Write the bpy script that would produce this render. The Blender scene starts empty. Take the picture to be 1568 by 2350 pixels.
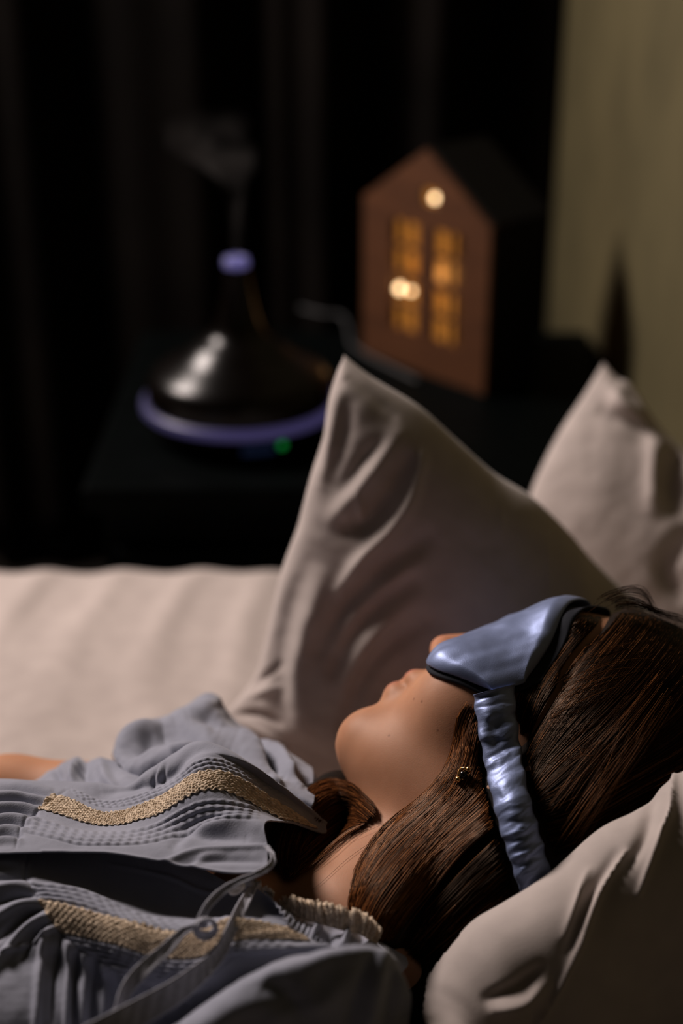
import bpy, bmesh, math, random
import numpy as np
from mathutils import Vector, Matrix
from mathutils.bvhtree import BVHTree
from mathutils import noise as mnoise

rng = np.random.default_rng(7)
random.seed(7)
SC = bpy.context.scene
COL = SC.collection

# ------------------------------------------------------------------ camera
F_PX, W_PX, H_PX = 3400.0, 1568.0, 2350.0
PITCH = math.radians(25.0)
BED_Z = 0.50                       # height of the mattress top above the floor
CAM_Z = BED_Z + 0.66
cP, sP = math.cos(PITCH), math.sin(PITCH)
RGT = np.array([1.0, 0, 0]); UPC = np.array([0, sP, cP]); FWD = np.array([0, cP, -sP])
CAM = np.array([0.0, 0.0, CAM_Z])

def cp(px, py, t):
    """survey helper: a point of the room sighted at photo pixel (px,py), t metres along the optical axis"""
    px = np.asarray(px, float); py = np.asarray(py, float); t = np.asarray(t, float)
    dx = (px - W_PX/2)/F_PX; dy = (py - H_PX/2)/F_PX
    return CAM + t[..., None]*(FWD + dx[..., None]*RGT - dy[..., None]*UPC)

def proj(P):
    Q = np.asarray(P) - CAM
    t = Q@FWD
    return W_PX/2 + F_PX*(Q@RGT)/t, H_PX/2 - F_PX*(Q@UPC)/t, t

cam_d = bpy.data.cameras.new('camera'); cam = bpy.data.objects.new('camera', cam_d); COL.objects.link(cam)
cam.location = CAM; cam.rotation_euler = (math.pi/2 - PITCH, 0, 0)
cam_d.sensor_fit = 'HORIZONTAL'; cam_d.sensor_width = 24.0
cam_d.lens = F_PX/W_PX*24.0
cam_d.clip_start = 0.05
cam_d.dof.use_dof = True
cam_d.dof.focus_distance = 0.79
cam_d.dof.aperture_fstop = 2.9
SC.camera = cam
SC.view_settings.view_transform = 'Standard'
SC.view_settings.look = 'None'
SC.view_settings.gamma = .86

# ------------------------------------------------------------------ helpers
def link(o, parent=None):
    COL.objects.link(o)
    if parent is not None: o.parent = parent
    return o

def mesh_obj(name, V, Fc, mat, parent=None, smooth=True):
    me = bpy.data.meshes.new(name)
    V = np.asarray(V, float)
    if isinstance(Fc, np.ndarray) and Fc.ndim == 2:
        n, k = Fc.shape
        me.vertices.add(len(V)); me.vertices.foreach_set('co', V.astype(np.float32).ravel())
        me.loops.add(n*k); me.loops.foreach_set('vertex_index', Fc.astype(np.int32).ravel())
        me.polygons.add(n); me.polygons.foreach_set('loop_start', np.arange(0, n*k, k, dtype=np.int32))
        me.update(calc_edges=True); me.validate()
    else:
        me.from_pydata([tuple(v) for v in V], [], [tuple(f) for f in Fc])
    if smooth: me.polygons.foreach_set('use_smooth', np.ones(len(me.polygons), bool))
    if mat: me.materials.append(mat)
    return link(bpy.data.objects.new(name, me), parent)

def empty(name, loc):
    o = bpy.data.objects.new(name, None); o.location = loc; COL.objects.link(o); o.empty_display_size = .05
    bpy.context.view_layer.update()
    return o

def put(o, parent):
    """parent keeping the world position"""
    o.parent = parent; o.matrix_parent_inverse = Matrix.Translation(-Vector(parent.location))
    return o

def tag(o, label=None, cat=None, group=None, kind=None):
    if label: o['label'] = label
    if cat: o['category'] = cat
    if group: o['group'] = group
    if kind: o['kind'] = kind
    return o

def catmull(P, n):
    """resample control points P (k,d) to n points"""
    P = np.asarray(P, float); k = len(P)
    if k == 1: return np.repeat(P, n, 0)
    A = np.vstack([2*P[0]-P[1], P, 2*P[-1]-P[-2]])
    x = np.linspace(0, k-1, n); i = np.minimum(x.astype(int), k-2); f = (x-i)[:, None]
    p0, p1, p2, p3 = A[i], A[i+1], A[i+2], A[i+3]
    return .5*((2*p1)+(-p0+p2)*f+(2*p0-5*p1+4*p2-p3)*f*f+(-p0+3*p1-3*p2+p3)*f**3)

def grid_from_rows(rows, nu, nv):
    R = [catmull(r, nu) for r in rows]                 # each (nu,3)
    R = np.stack(R, 0)                                 # (k,nu,3)
    k, _, d = R.shape
    return catmull(R.reshape(k, nu*d), nv).reshape(nv, nu, d)

def grid_faces(nv, nu, off=0, flip=False):
    i = np.arange(nv-1)[:, None]*nu + np.arange(nu-1)[None, :]
    q = np.stack([i, i+1, i+nu+1, i+nu], -1).reshape(-1, 4)
    if flip: q = q[:, ::-1]
    return q + off

def grid_normals(X):
    du = np.gradient(X, axis=1); dv = np.gradient(X, axis=0)
    N = np.cross(du, dv); N /= np.linalg.norm(N, axis=-1, keepdims=True) + 1e-12
    # face the viewer's side
    V = CAM - X
    s = np.sign(np.median((N*V).sum(-1)))
    return N*(s if s != 0 else 1)

def fold_disp(px, py, folds):
    """sum of ridges (amp>0) / valleys: each (points, width_px, amp_m[, kind])"""
    D = np.zeros_like(px)
    for f in folds:
        pts, w, a = f[0], f[1], f[2]
        sharp = len(f) > 3 and f[3] == 's'
        P = catmull(pts, max(12, 4*len(pts)))
        best = np.full(px.shape, 1e9); bs = np.zeros_like(px)
        n = len(P)
        for j in range(n-1):
            ax, ay = P[j]; bx, by = P[j+1]
            ex, ey = bx-ax, by-ay; L2 = ex*ex+ey*ey+1e-9
            s = np.clip(((px-ax)*ex+(py-ay)*ey)/L2, 0, 1)
            d = np.hypot(px-ax-s*ex, py-ay-s*ey)
            m = d < best
            best = np.where(m, d, best); bs = np.where(m, (j+s)/(n-1), bs)
        tap = np.sin(np.pi*np.clip(.08+.84*bs, 0, 1))**.7
        if sharp: D += a*tap*np.exp(-np.abs(best)/w)
        else: D += a*tap*np.exp(-(best/w)**2)
    return D

def vnoise(X, scale, seed=0, octaves=2):
    """cheap smooth value noise for arrays of points"""
    shp = X.shape[:-1]; P = X.reshape(-1, X.shape[-1])*scale + seed*17.31
    if P.shape[1] == 2: P = np.hstack([P, np.full((len(P), 1), seed*3.7)])
    out = np.zeros(len(P)); amp = 1.0; tot = 0
    for o in range(octaves):
        i = np.floor(P).astype(np.int64); f = P-i; f = f*f*(3-2*f)
        acc = 0
        for dx in (0, 1):
            for dy in (0, 1):
                for dz in (0, 1):
                    h = ((i[:, 0]+dx)*374761393 + (i[:, 1]+dy)*668265263 + (i[:, 2]+dz)*2147483647 + seed*1274126177) & 0x7fffffff
                    h = (h ^ (h >> 13))*1274126177 & 0x7fffffff
                    h = (h ^ (h >> 16)) & 0xffff
                    w = (f[:, 0] if dx else 1-f[:, 0])*(f[:, 1] if dy else 1-f[:, 1])*(f[:, 2] if dz else 1-f[:, 2])
                    acc = acc + w*(h/32767.5-1)
        out += amp*acc; tot += amp; amp *= .5; P = P*2.03+5.1
    return (out/tot).reshape(shp)

def surface_nets(xs, ys, zs, S):
    """triangulate S=0 on a rectilinear grid -> verts, quads"""
    nx, ny, nz = S.shape
    ins = S < 0
    cnt = np.zeros((nx-1, ny-1, nz-1), np.float32)
    acc = np.zeros((nx-1, ny-1, nz-1, 3), np.float32)
    sl = lambda n, d: slice(d, n-1+d)
    g = (xs, ys, zs)
    for ax in range(3):
        oth = [a for a in range(3) if a != ax]
        for d0 in (0, 1):
            for d1 in (0, 1):
                o0 = [0, 0, 0]; o0[oth[0]] = d0; o0[oth[1]] = d1
                o1 = list(o0); o1[ax] = 1
                s0 = tuple(sl(n, d) for n, d in zip(S.shape, o0)); s1 = tuple(sl(n, d) for n, d in zip(S.shape, o1))
                A, B = S[s0], S[s1]
                m = (A < 0) != (B < 0)
                idx = np.nonzero(m)
                a, b = A[idx], B[idx]
                f = a/(a-b)
                pos = [None]*3
                for k in range(3):
                    base = g[k][idx[k]+o0[k]]
                    if k == ax: base = base + f*(g[k][idx[k]+1]-g[k][idx[k]])
                    pos[k] = base
                cnt[idx] += 1
                for k in range(3): acc[idx+(np.full(len(idx[0]), k),)] += pos[k]
    act = cnt > 0
    vid = np.full(act.shape, -1, np.int64); n = int(act.sum()); vid[act] = np.arange(n)
    V = acc[act]/cnt[act][:, None]
    quads = []
    for ax in range(3):
        b, c = [(1, 2), (2, 0), (0, 1)][ax]
        s0 = [slice(1, -1)]*3; s1 = [slice(1, -1)]*3
        s0[ax] = slice(0, S.shape[ax]-1); s1[ax] = slice(1, S.shape[ax])
        A, B = ins[tuple(s0)], ins[tuple(s1)]
        for val in (True, False):
            m = (A == val) & (B != val)
            ii = np.nonzero(m)
            ii = [x.copy() for x in ii]
            full = [ii[k] + (0 if k == ax else 1) for k in range(3)]
            def cell(db, dc):
                q = [full[0].copy(), full[1].copy(), full[2].copy()]
                q[b] = q[b]-db; q[c] = q[c]-dc
                return vid[q[0], q[1], q[2]]
            q = np.stack([cell(1, 1), cell(0, 1), cell(0, 0), cell(1, 0)], -1)
            if not val: q = q[:, ::-1]
            quads.append(q)
    return V, np.concatenate(quads).astype(np.int64)

def smooth_mesh(V, Q, it=2, lam=.5):
    e = np.concatenate([Q[:, [0, 1]], Q[:, [1, 2]], Q[:, [2, 3]], Q[:, [3, 0]]])
    for _ in range(it):
        s = np.zeros_like(V); c = np.zeros(len(V))
        np.add.at(s, e[:, 0], V[e[:, 1]]); np.add.at(s, e[:, 1], V[e[:, 0]])
        np.add.at(c, e[:, 0], 1); np.add.at(c, e[:, 1], 1)
        V = V + lam*(s/c[:, None]-V)
    return V

def smin(a, b, k):
    h = np.clip(.5+.5*(b-a)/k, 0, 1)
    return b*(1-h)+a*h-k*h*(1-h)
def smax(a, b, k): return -smin(-a, -b, k)

def sd_ell(P, c, r):
    q = [(P[i]-c[i])/r[i] for i in range(3)]
    k0 = np.sqrt(q[0]**2+q[1]**2+q[2]**2)
    k1 = np.sqrt((q[0]/r[0])**2+(q[1]/r[1])**2+(q[2]/r[2])**2)+1e-6
    return k0*(k0-1)/k1
def sd_cap(P, a, b, ra, rb):
    a = np.asarray(a, float); b = np.asarray(b, float); e = b-a; L2 = e@e
    h = np.clip(((P[0]-a[0])*e[0]+(P[1]-a[1])*e[1]+(P[2]-a[2])*e[2])/L2, 0, 1)
    d = np.sqrt((P[0]-a[0]-h*e[0])**2+(P[1]-a[1]-h*e[1])**2+(P[2]-a[2]-h*e[2])**2)
    return d-(ra+(rb-ra)*h)
def to_frame(P, o, ax):
    Q = [P[i]-o[i] for i in range(3)]
    return [Q[0]*a[0]+Q[1]*a[1]+Q[2]*a[2] for a in ax]

def axis_steps(segs):
    """segs: list of (start,end,step) -> rectilinear coordinates"""
    out = []
    for a, b, s in segs:
        n = max(1, int(round((b-a)/s))); out.append(np.linspace(a, b, n, endpoint=False))
    out.append(np.array([segs[-1][1]]))
    return np.concatenate(out).astype(np.float32)

# ------------------------------------------------------------------ materials
def new_mat(name):
    m = bpy.data.materials.new(name); m.use_nodes = True
    nt = m.node_tree; b = nt.nodes['Principled BSDF']
    return m, nt, b
def pset(b, **k):
    for n, v in k.items():
        n = n.replace('_', ' ')
        if n in b.inputs: b.inputs[n].default_value = v
def add_noise_color(nt, b, c0, c1, scale, detail=3, coord='Object', stretch=None):
    tc = nt.nodes.new('ShaderNodeTexCoord'); nz = nt.nodes.new('ShaderNodeTexNoise'); rp = nt.nodes.new('ShaderNodeValToRGB')
    nz.inputs['Scale'].default_value = scale; nz.inputs['Detail'].default_value = detail
    src = tc.outputs[coord]
    if stretch:
        mp = nt.nodes.new('ShaderNodeMapping'); mp.inputs['Scale'].default_value = stretch
        nt.links.new(src, mp.inputs['Vector']); src = mp.outputs['Vector']
    nt.links.new(src, nz.inputs['Vector']); nt.links.new(nz.outputs['Fac'], rp.inputs['Fac'])
    rp.color_ramp.elements[0].position = .3; rp.color_ramp.elements[1].position = .7
    rp.color_ramp.elements[0].color = (*c0, 1); rp.color_ramp.elements[1].color = (*c1, 1)
    nt.links.new(rp.outputs['Color'], b.inputs['Base Color'])
    return nz
def add_bump(nt, b, scale, strength, dist=.001, detail=3, kind='noise', stretch=None):
    tc = nt.nodes.new('ShaderNodeTexCoord')
    nz = nt.nodes.new('ShaderNodeTexNoise'); nz.inputs['Scale'].default_value = scale; nz.inputs['Detail'].default_value = detail
    src = tc.outputs['Object']
    if stretch:
        mp = nt.nodes.new('ShaderNodeMapping'); mp.inputs['Scale'].default_value = stretch
        nt.links.new(src, mp.inputs['Vector']); src = mp.outputs['Vector']
    nt.links.new(src, nz.inputs['Vector'])
    bp = nt.nodes.new('ShaderNodeBump'); bp.inputs['Strength'].default_value = strength; bp.inputs['Distance'].default_value = dist
    nt.links.new(nz.outputs['Fac'], bp.inputs['Height']); nt.links.new(bp.outputs['Normal'], b.inputs['Normal'])
def fabric(name, c0, c1, rough=.85, sheen=.2, weave=900, wstr=.25):
    m, nt, b = new_mat(name)
    add_noise_color(nt, b, c0, c1, 60)
    pset(b, Roughness=rough, Sheen_Weight=sheen, Specular_IOR_Level=.25)
    add_bump(nt, b, weave, wstr, .0004, 2)
    return m
# ------------------------------------------------------------------ the person's body: one continuous surface
BK = -FWD
TH, PH = math.radians(20), math.radians(4)
U0 = .909*RGT + .416*UPC; F0 = -.416*RGT + .909*UPC
HF = math.cos(TH)*F0 - math.sin(TH)*BK
HL = math.cos(TH)*BK + math.sin(TH)*F0
HU = math.cos(PH)*U0 - math.sin(PH)*HL
HL = math.cos(PH)*HL + math.sin(PH)*U0
HC = cp(1247, 1829, .85)
def hp(u, f, l):
    u = np.asarray(u, float); f = np.asarray(f, float); l = np.asarray(l, float)
    return HC + u[..., None]*HU + f[..., None]*HF + l[..., None]*HL
def to_head(P):
    Q = np.asarray(P)-HC
    return np.stack([Q@HU, Q@HF, Q@HL], -1)

def sd_head(P):
    Q = to_frame(P, HC, (HU, HF, HL)); A = [Q[0], Q[1], np.abs(Q[2])]
    d = sd_ell(A, (.034, -.008, 0), (.093, .100, .075))
    d = smin(d, sd_ell(A, (-.018, .036, 0), (.080, .056, .058)), .025)
    d = smin(d, sd_cap(A, (-.052, .000, .046), (-.080, .066, .010), .019, .017), .022)
    d = smin(d, sd_ell(A, (-.079, .069, 0), (.016, .017, .020)), .012)
    d = smin(d, sd_ell(A, (-.020, .060, .036), (.028, .026, .024)), .018)
    d = smin(d, sd_ell(A, (.050, .072, .022), (.012, .013, .028)), .02)          # brow
    d = smax(d, -sd_ell(A, (.022, .103, .031), (.013, .014, .018)), .012)         # eye socket
    d = smin(d, sd_ell(A, (.020, .078, .030), (.012, .011, .013)), .005)          # closed eyelid
    d = smin(d, sd_cap(A, (.030, .087, 0), (-.0155, .1020, 0), .0075, .0094), .008)
    d = smin(d, sd_ell(A, (-.0195, .0955, .0105), (.0083, .010, .0066)), .004)
    d = smax(d, -sd_ell(A, (-.0285, .1005, .0062), (.0052, .0058, .0030)), .002)
    d = smin(d, sd_ell(A, (-.0400, .0900, 0), (.0070, .0080, .020)), .010)
    d = smin(d, sd_ell(A, (-.0540, .0872, 0), (.0068, .0082, .017)), .010)
    d = smax(d, -sd_cap(A, (-.0470, .100, 0), (-.0470, .086, .022), .0013, .0009), .003)
    # ear
    e = sd_ell(A, (-.002, -.008, .074), (.031, .019, .008))
    e = smax(e, -sd_ell(A, (.004, -.006, .083), (.020, .011, .007)), .004)
    e = smin(e, sd_ell(A, (-.030, .002, .073), (.009, .008, .006)), .005)
    e = smin(e, sd_ell(A, (-.002, .006, .074), (.007, .004, .006)), .004)
    return smin(d, e, .005)

S1 = cp(735, 2530, .70); S2 = cp(560, 1885, .90)
BD = np.array([-.97, -.24, 0.0]); BD /= np.linalg.norm(BD)
BS = np.array([-.24, .97, -.12]); BS -= BD*(BS@BD); BS /= np.linalg.norm(BS)
BN = np.cross(BS, BD); BN *= np.sign(BN[2])
PIT = cp(660, 2035, .765)
def bp_(d, s, n): return PIT + d*BD + s*BS + n*BN
def body_sdf(P):
    Q = to_frame(P, PIT, (BD, BS, BN)); T = [Q[0], np.abs(Q[1]), Q[2]]
    d = sd_ell(Q, (.17, .035, -.100), (.215, .105, .080))
    d = smin(d, sd_ell(Q, (.13, .085, -.040), (.052, .044, .032)), .05)
    d = smin(d, sd_ell(Q, (.13, -.005, -.045), (.052, .042, .032)), .05)
    d = smin(d, sd_ell(Q, (.46, .03, -.100), (.20, .125, .080)), .08)
    d = smin(d, sd_cap(T, (.02, .03, -.02), (-.002, .105, -.045), .013, .020), .03)
    d = smin(d, sd_cap(T, (.52, .085, -.095), (.92, .10, -.085), .082, .055), .05)
    d = smin(d, sd_cap(T, (.92, .10, -.085), (1.30, .09, -.115), .052, .034), .02)
    d = smin(d, sd_cap(T, (1.30, .09, -.12), (1.33, .10, -.02), .034, .018), .03)
    # shoulders and arms
    nb = cp(845, 2185, .80); nt_ = cp(1020, 1960, .848)
    d = smin(d, sd_cap(P, nt_, nb, .050, .056), .03)
    e1 = cp(250, 2720, .69); w1 = cp(-500, 2600, .68)
    d = smin(d, sd_cap(P, S1, e1, .038, .033), .04)
    d = smin(d, sd_cap(P, e1, w1, .033, .024), .015)
    e2 = cp(20, 1848, .935); w2 = cp(-420, 1960, .83)
    d = smin(d, sd_cap(P, S2, e2, .034, .029), .04)
    d = smin(d, sd_cap(P, e2, w2, .030, .023), .012)
    for w, e, sg in ((w1, e1, 1), (w2, e2, -1)):     # hands, out of the picture
        ax = (w-e)/np.linalg.norm(w-e); sd = np.cross(ax, [0, 0, 1.]); sd /= np.linalg.norm(sd)
        d = smin(d, sd_cap(P, w+ax*.01, w+ax*.07, .022, .026), .02)
        for k in range(4):
            o = (k-1.5)*.017
            a = w+ax*.07+sd*o; b = a+ax*(.07-.010*abs(k-1.3))+np.array([0, 0, -.012])
            d = smin(d, sd_cap(P, a, b, .0095, .0075), .004)
        a = w+ax*.02+sd*.022*sg
        d = smin(d, sd_cap(P, a, a+ax*.05+sd*.03*sg, .011, .008), .006)
    h = sd_head(P)
    return smin(d, h, .018)

def build_sdf(fn, xs, ys, zs, sm=1):
    X = np.meshgrid(xs, ys, zs, indexing='ij')
    S = np.empty(X[0].shape, np.float32)
    for i in range(0, len(xs), 24):            # slabs keep the memory low
        S[i:i+24] = fn([x[i:i+24] for x in X])
    S[np.abs(S) < 1e-7] = 1e-7
    V, Q = surface_nets(xs, ys, zs, S)
    V = V.astype(float)
    if sm: V = smooth_mesh(V, Q, sm)
    return V, Q
z0 = BED_Z
xs = axis_steps([(-1.56, -.24, .012), (-.24, -.04, .005), (-.04, .30, .0026), (.30, .36, .006)])
ys = axis_steps([(.10, .40, .012), (.40, .60, .006), (.60, .92, .0028), (.92, 1.02, .006)])
zs = axis_steps([(z0-.06, z0+.06, .006), (z0+.06, z0+.33, .0026), (z0+.33, z0+.36, .006)])
BV, BQ = build_sdf(body_sdf, xs, ys, zs, 1)
body_bvh = BVHTree.FromPolygons([Vector(v) for v in BV], [tuple(int(i) for i in q) for q in BQ])
def ray(px, py, bvh=None):
    """where the line of sight at a photo pixel meets a built surface -> depth t or None"""
    o = CAM; d = cp(px, py, 1.0)-CAM; n = np.linalg.norm(d)
    h = (bvh or body_bvh).ray_cast(Vector(o), Vector(d/n))
    return None if h[0] is None else h[3]/n
# ------------------------------------------------------------------ the room
M_wall, nt, b = new_mat('olive_plaster')
add_noise_color(nt, b, (.075, .062, .025), (.105, .087, .038), 7, 6); pset(b, Roughness=.85); add_bump(nt, b, 35, .25, .004, 6)
M_back, nt, b = new_mat('dark_plaster'); b.inputs['Base Color'].default_value = (.02, .018, .016, 1); pset(b, Roughness=.9)
M_floor, nt, b = new_mat('dark_boards'); add_noise_color(nt, b, (.006, .004, .003), (.012, .008, .005), 4, 4, stretch=(1, 12, 1)); pset(b, Roughness=.5)
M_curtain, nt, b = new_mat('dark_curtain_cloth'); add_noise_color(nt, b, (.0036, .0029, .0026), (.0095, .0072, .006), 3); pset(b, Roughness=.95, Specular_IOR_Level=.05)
M_black, nt, b = new_mat('black_lacquer'); add_noise_color(nt, b, (.0012, .0018, .0018), (.002, .0028, .0028), 20); pset(b, Roughness=.5, Specular_IOR_Level=.03)
M_sheet = fabric('white_cotton_sheet', (.47, .41, .385), (.53, .465, .435), .9, .15, 700, .2)
M_pillow = fabric('white_cotton_pillowcase', (.50, .44, .415), (.555, .49, .46), .85, .2, 900, .2)

def box_mesh(lo, hi, bev=.0, seg=2):
    bm = bmesh.new(); bmesh.ops.create_cube(bm, size=1)
    lo = np.array(lo); hi = np.array(hi)
    for v in bm.verts: v.co = Vector(lo+(np.array(v.co)+.5)*(hi-lo))
    if bev: bmesh.ops.bevel(bm, geom=bm.edges[:], offset=bev, segments=seg, affect='EDGES', profile=.5)
    return bm
def bm_obj(name, bm, mat, parent=None, smooth=False):
    me = bpy.data.meshes.new(name); bm.to_mesh(me); bm.free()
    if smooth: me.polygons.foreach_set('use_smooth', np.ones(len(me.polygons), bool))
    me.materials.append(mat); return link(bpy.data.objects.new(name, me), parent)

WX, BY = .33, 2.42
tag(bm_obj('floor', box_mesh((-2.6, -.9, -.05), (WX, BY, 0)), M_floor), kind='structure')
wr = bm_obj('wall_right', box_mesh((WX, -.9, 0), (WX+.1, BY+.1, 2.6)), M_wall); tag(wr, kind='structure')
tag(bm_obj('wall_back', box_mesh((-2.6, BY, 0), (WX, BY+.1, 2.6)), M_back), kind='structure')

# curtain: one long heavy cloth with upright folds
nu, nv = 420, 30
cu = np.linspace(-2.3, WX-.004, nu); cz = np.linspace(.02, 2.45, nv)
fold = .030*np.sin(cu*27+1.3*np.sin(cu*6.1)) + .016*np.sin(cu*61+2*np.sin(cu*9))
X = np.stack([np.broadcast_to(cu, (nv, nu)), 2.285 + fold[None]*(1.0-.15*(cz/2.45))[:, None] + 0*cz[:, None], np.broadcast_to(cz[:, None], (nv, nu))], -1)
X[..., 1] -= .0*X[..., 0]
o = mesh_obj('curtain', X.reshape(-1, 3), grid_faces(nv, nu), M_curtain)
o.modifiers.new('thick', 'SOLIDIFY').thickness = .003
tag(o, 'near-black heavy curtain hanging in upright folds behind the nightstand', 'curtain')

# ------------------------------------------------------------------ bed
bed = empty('bed', (-.75, .56, 0))
tag(bed, 'bed with a thick white mattress on a dark base, under the sleeping woman', 'bed')
M_matt = fabric('mattress_ticking', (.6, .56, .53), (.66, .62, .58), .9, .1, 300, .2)
BX0, BX1, BY0, BY1 = -1.72, .318, -.16, 1.335
put(bm_obj('mattress', box_mesh((BX0, BY0+.01, .25), (BX1-.004, BY1-.012, BED_Z-.075), .02, 4), M_matt, smooth=True), bed)
put(bm_obj('bed_base', box_mesh((BX0-.01, BY0+.02, .10), (BX1, BY1-.02, .25), .006), M_black), bed)
for sx in (BX0+.08, BX1-.10):
    for sy in (BY0+.10, BY1-.12):
        put(bm_obj('leg', box_mesh((sx-.03, sy-.03, 0), (sx+.03, sy+.03, .10), .004), M_black), bed)

# sheet: a gently uneven cloth pulled over the mattress and rounded down over its far edge
nu, nv = 300, 240
su = np.linspace(BX0+.01, BX1-.006, nu); sv = np.linspace(BY0+.02, BY1-.004, nv)
Y2, X2 = np.meshgrid(sv, su, indexing='ij')
soft = vnoise(np.stack([X2*1.0, Y2*.30], -1), 30, 3)*.0048 + vnoise(np.stack([X2, Y2*.6], -1), 9, 5)*.006
soft += .0042*np.sin(X2*85+3*np.sin(Y2*7))*np.clip((Y2-.95)*4, 0, 1)
ed = np.clip((Y2-(BY1-.04))/.036, 0, 1)
Z2 = BED_Z - .004 + soft*(1-ed*.6) - .036*(1-np.sqrt(np.clip(1-ed**2, 0, 1)))
SH = np.stack([X2, Y2, Z2], -1)
SHEET = mesh_obj('bed_sheet', SH.reshape(-1, 3), grid_faces(nv, nu), M_sheet)
tag(SHEET, 'smooth white bed sheet spread over the mattress behind the woman', 'sheet')

# ------------------------------------------------------------------ nightstand
NZ = BED_Z+.055
NX0, NX1, NY0, NY1 = -.262, .322, 1.352, 1.86
ns = empty('nightstand', ((NX0+NX1)/2, (NY0+NY1)/2, 0)); tag(ns, 'black bedside table in the dark behind the bed, carrying a diffuser and a house lantern', 'nightstand')
put(bm_obj('table_top', box_mesh((NX0, NY0, NZ-.028), (NX1, NY1, NZ), .006, 3), M_black), ns)
put(bm_obj('carcass', box_mesh((NX0+.015, NY0+.03, .10), (NX1-.015, NY1-.01, NZ-.028), .003), M_black), ns)
for k in range(2):
    z0_ = .125+k*.185
    d = put(bm_obj('drawer', box_mesh((NX0+.03, NY0+.012, z0_), (NX1-.03, NY0+.031, z0_+.17), .003), M_black), ns)
    kb = bmesh.new(); bmesh.ops.create_uvsphere(kb, u_segments=20, v_segments=12, radius=.013)
    for v in kb.verts: v.co += Vector(((NX0+NX1)/2, NY0, z0_+.085))
    kn = bm_obj('knob', kb, M_black, smooth=True); kn.parent = d; kn.matrix_parent_inverse = Matrix.Translation(-Vector(ns.location))@Matrix.Identity(4)
    kn.matrix_parent_inverse = Matrix.Identity(4)
for sx in (NX0+.04, NX1-.04):
    for sy in (NY0+.06, NY1-.04):
        put(bm_obj('leg', box_mesh((sx-.018, sy-.018, 0), (sx+.018, sy+.018, .10), .003), M_black), ns)

# ------------------------------------------------------------------ aroma diffuser
def lathe(name, prof, c, mat, parent=None, n=96):
    prof = np.array(prof); k = len(prof); a = np.linspace(0, 2*math.pi, n, endpoint=False)
    V = np.stack([np.outer(prof[:, 0], np.cos(a)), np.outer(prof[:, 0], np.sin(a)), np.repeat(prof[:, 1:2], n, 1)], -1).reshape(-1, 3)+np.array(c)
    F = []
    for i in range(k-1):
        for j in range(n): F.append((i*n+j, i*n+(j+1) % n, (i+1)*n+(j+1) % n, (i+1)*n+j))
    return mesh_obj(name, V, np.array(F), mat, parent)
DC = np.array([*cp(552, 925, 1.615)[:2], NZ])
M_diff, nt, b = new_mat('dark_brown_gloss'); add_noise_color(nt, b, (.0022, .0014, .001), (.0045, .0028, .002), 14, 4, stretch=(1, 1, 8)); pset(b, Roughness=.26, Specular_IOR_Level=.22)
def emis(name, col, st, base=(.02, .02, .03)):
    m, nt, b = new_mat(name); b.inputs['Base Color'].default_value = (*base, 1)
    b.inputs['Emission Color'].default_value = (*col, 1); b.inputs['Emission Strength'].default_value = st; pset(b, Roughness=.4)
    return m
M_ring = emis('violet_light_ring', (.31, .26, .72), .16, (.02, .02, .03)); M_cap = emis('violet_light_cap', (.40, .36, .92), .30, (.06, .06, .09))
M_green = emis('green_indicator', (.01, .5, .08), .55); M_blue = emis('blue_glow_panel', (.08, .16, .45), .06)
df = empty('aroma_diffuser', DC); tag(df, 'dark brown cone-shaped aroma diffuser with violet light ring, steaming on the nightstand', 'diffuser')
R = .104
put(lathe('base', [(0, .0), (.085, .0), (.094, .006), (R, .020), (R+.001, .028)], DC, M_diff), df)
put(lathe('light_ring', [(R+.001, .0275), (R+.0035, .030), (R+.0035, .036), (R, .039), (R-.006, .039)], DC, M_ring), df)
cone = [(R-.003, .038), (R-.0035, .050), (.098, .060), (.092, .069), (.078, .0785), (.064, .087), (.0555, .0935), (.0475, .100), (.0365, .1068), (.029, .114), (.0235, .126), (.0195, .142), (.0165, .158), (.0145, .172), (.0135, .180), (.0125, .184)]
put(lathe('cover', catmull(np.array(cone), 60), DC, M_diff), df)
put(lathe('mist_outlet', [(.0130, .183), (.0135, .187), (.0125, .192), (.0090, .1935), (.0075, .190), (0, .189)], DC, M_cap), df)
a = math.radians(-62); gd = np.array([math.cos(a), math.sin(a), 0])
gb = bmesh.new(); bmesh.ops.create_uvsphere(gb, u_segments=24, v_segments=16, radius=.0042)
for v in gb.verts: v.co = Vector(np.array(v.co)+DC+gd*(R-.001)+np.array([0, 0, .0185]))
put(tag(bm_obj('indicator_light', gb, M_green, smooth=True), 'small green indicator light'), df)
# the touch strip beside the indicator
V = []; nn = 16
for i in range(nn):
    aa = math.radians(-86+i*20/(nn-1))
    for z in (.009, .024):
        r = .096+.008*((z-.006)/.018)+.0012
        V.append(DC+np.array([math.cos(aa)*r, math.sin(aa)*r, z]))
put(mesh_obj('touch_strip', V, [(2*i, 2*i+2, 2*i+3, 2*i+1) for i in range(nn-1)], M_blue), df)

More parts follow.
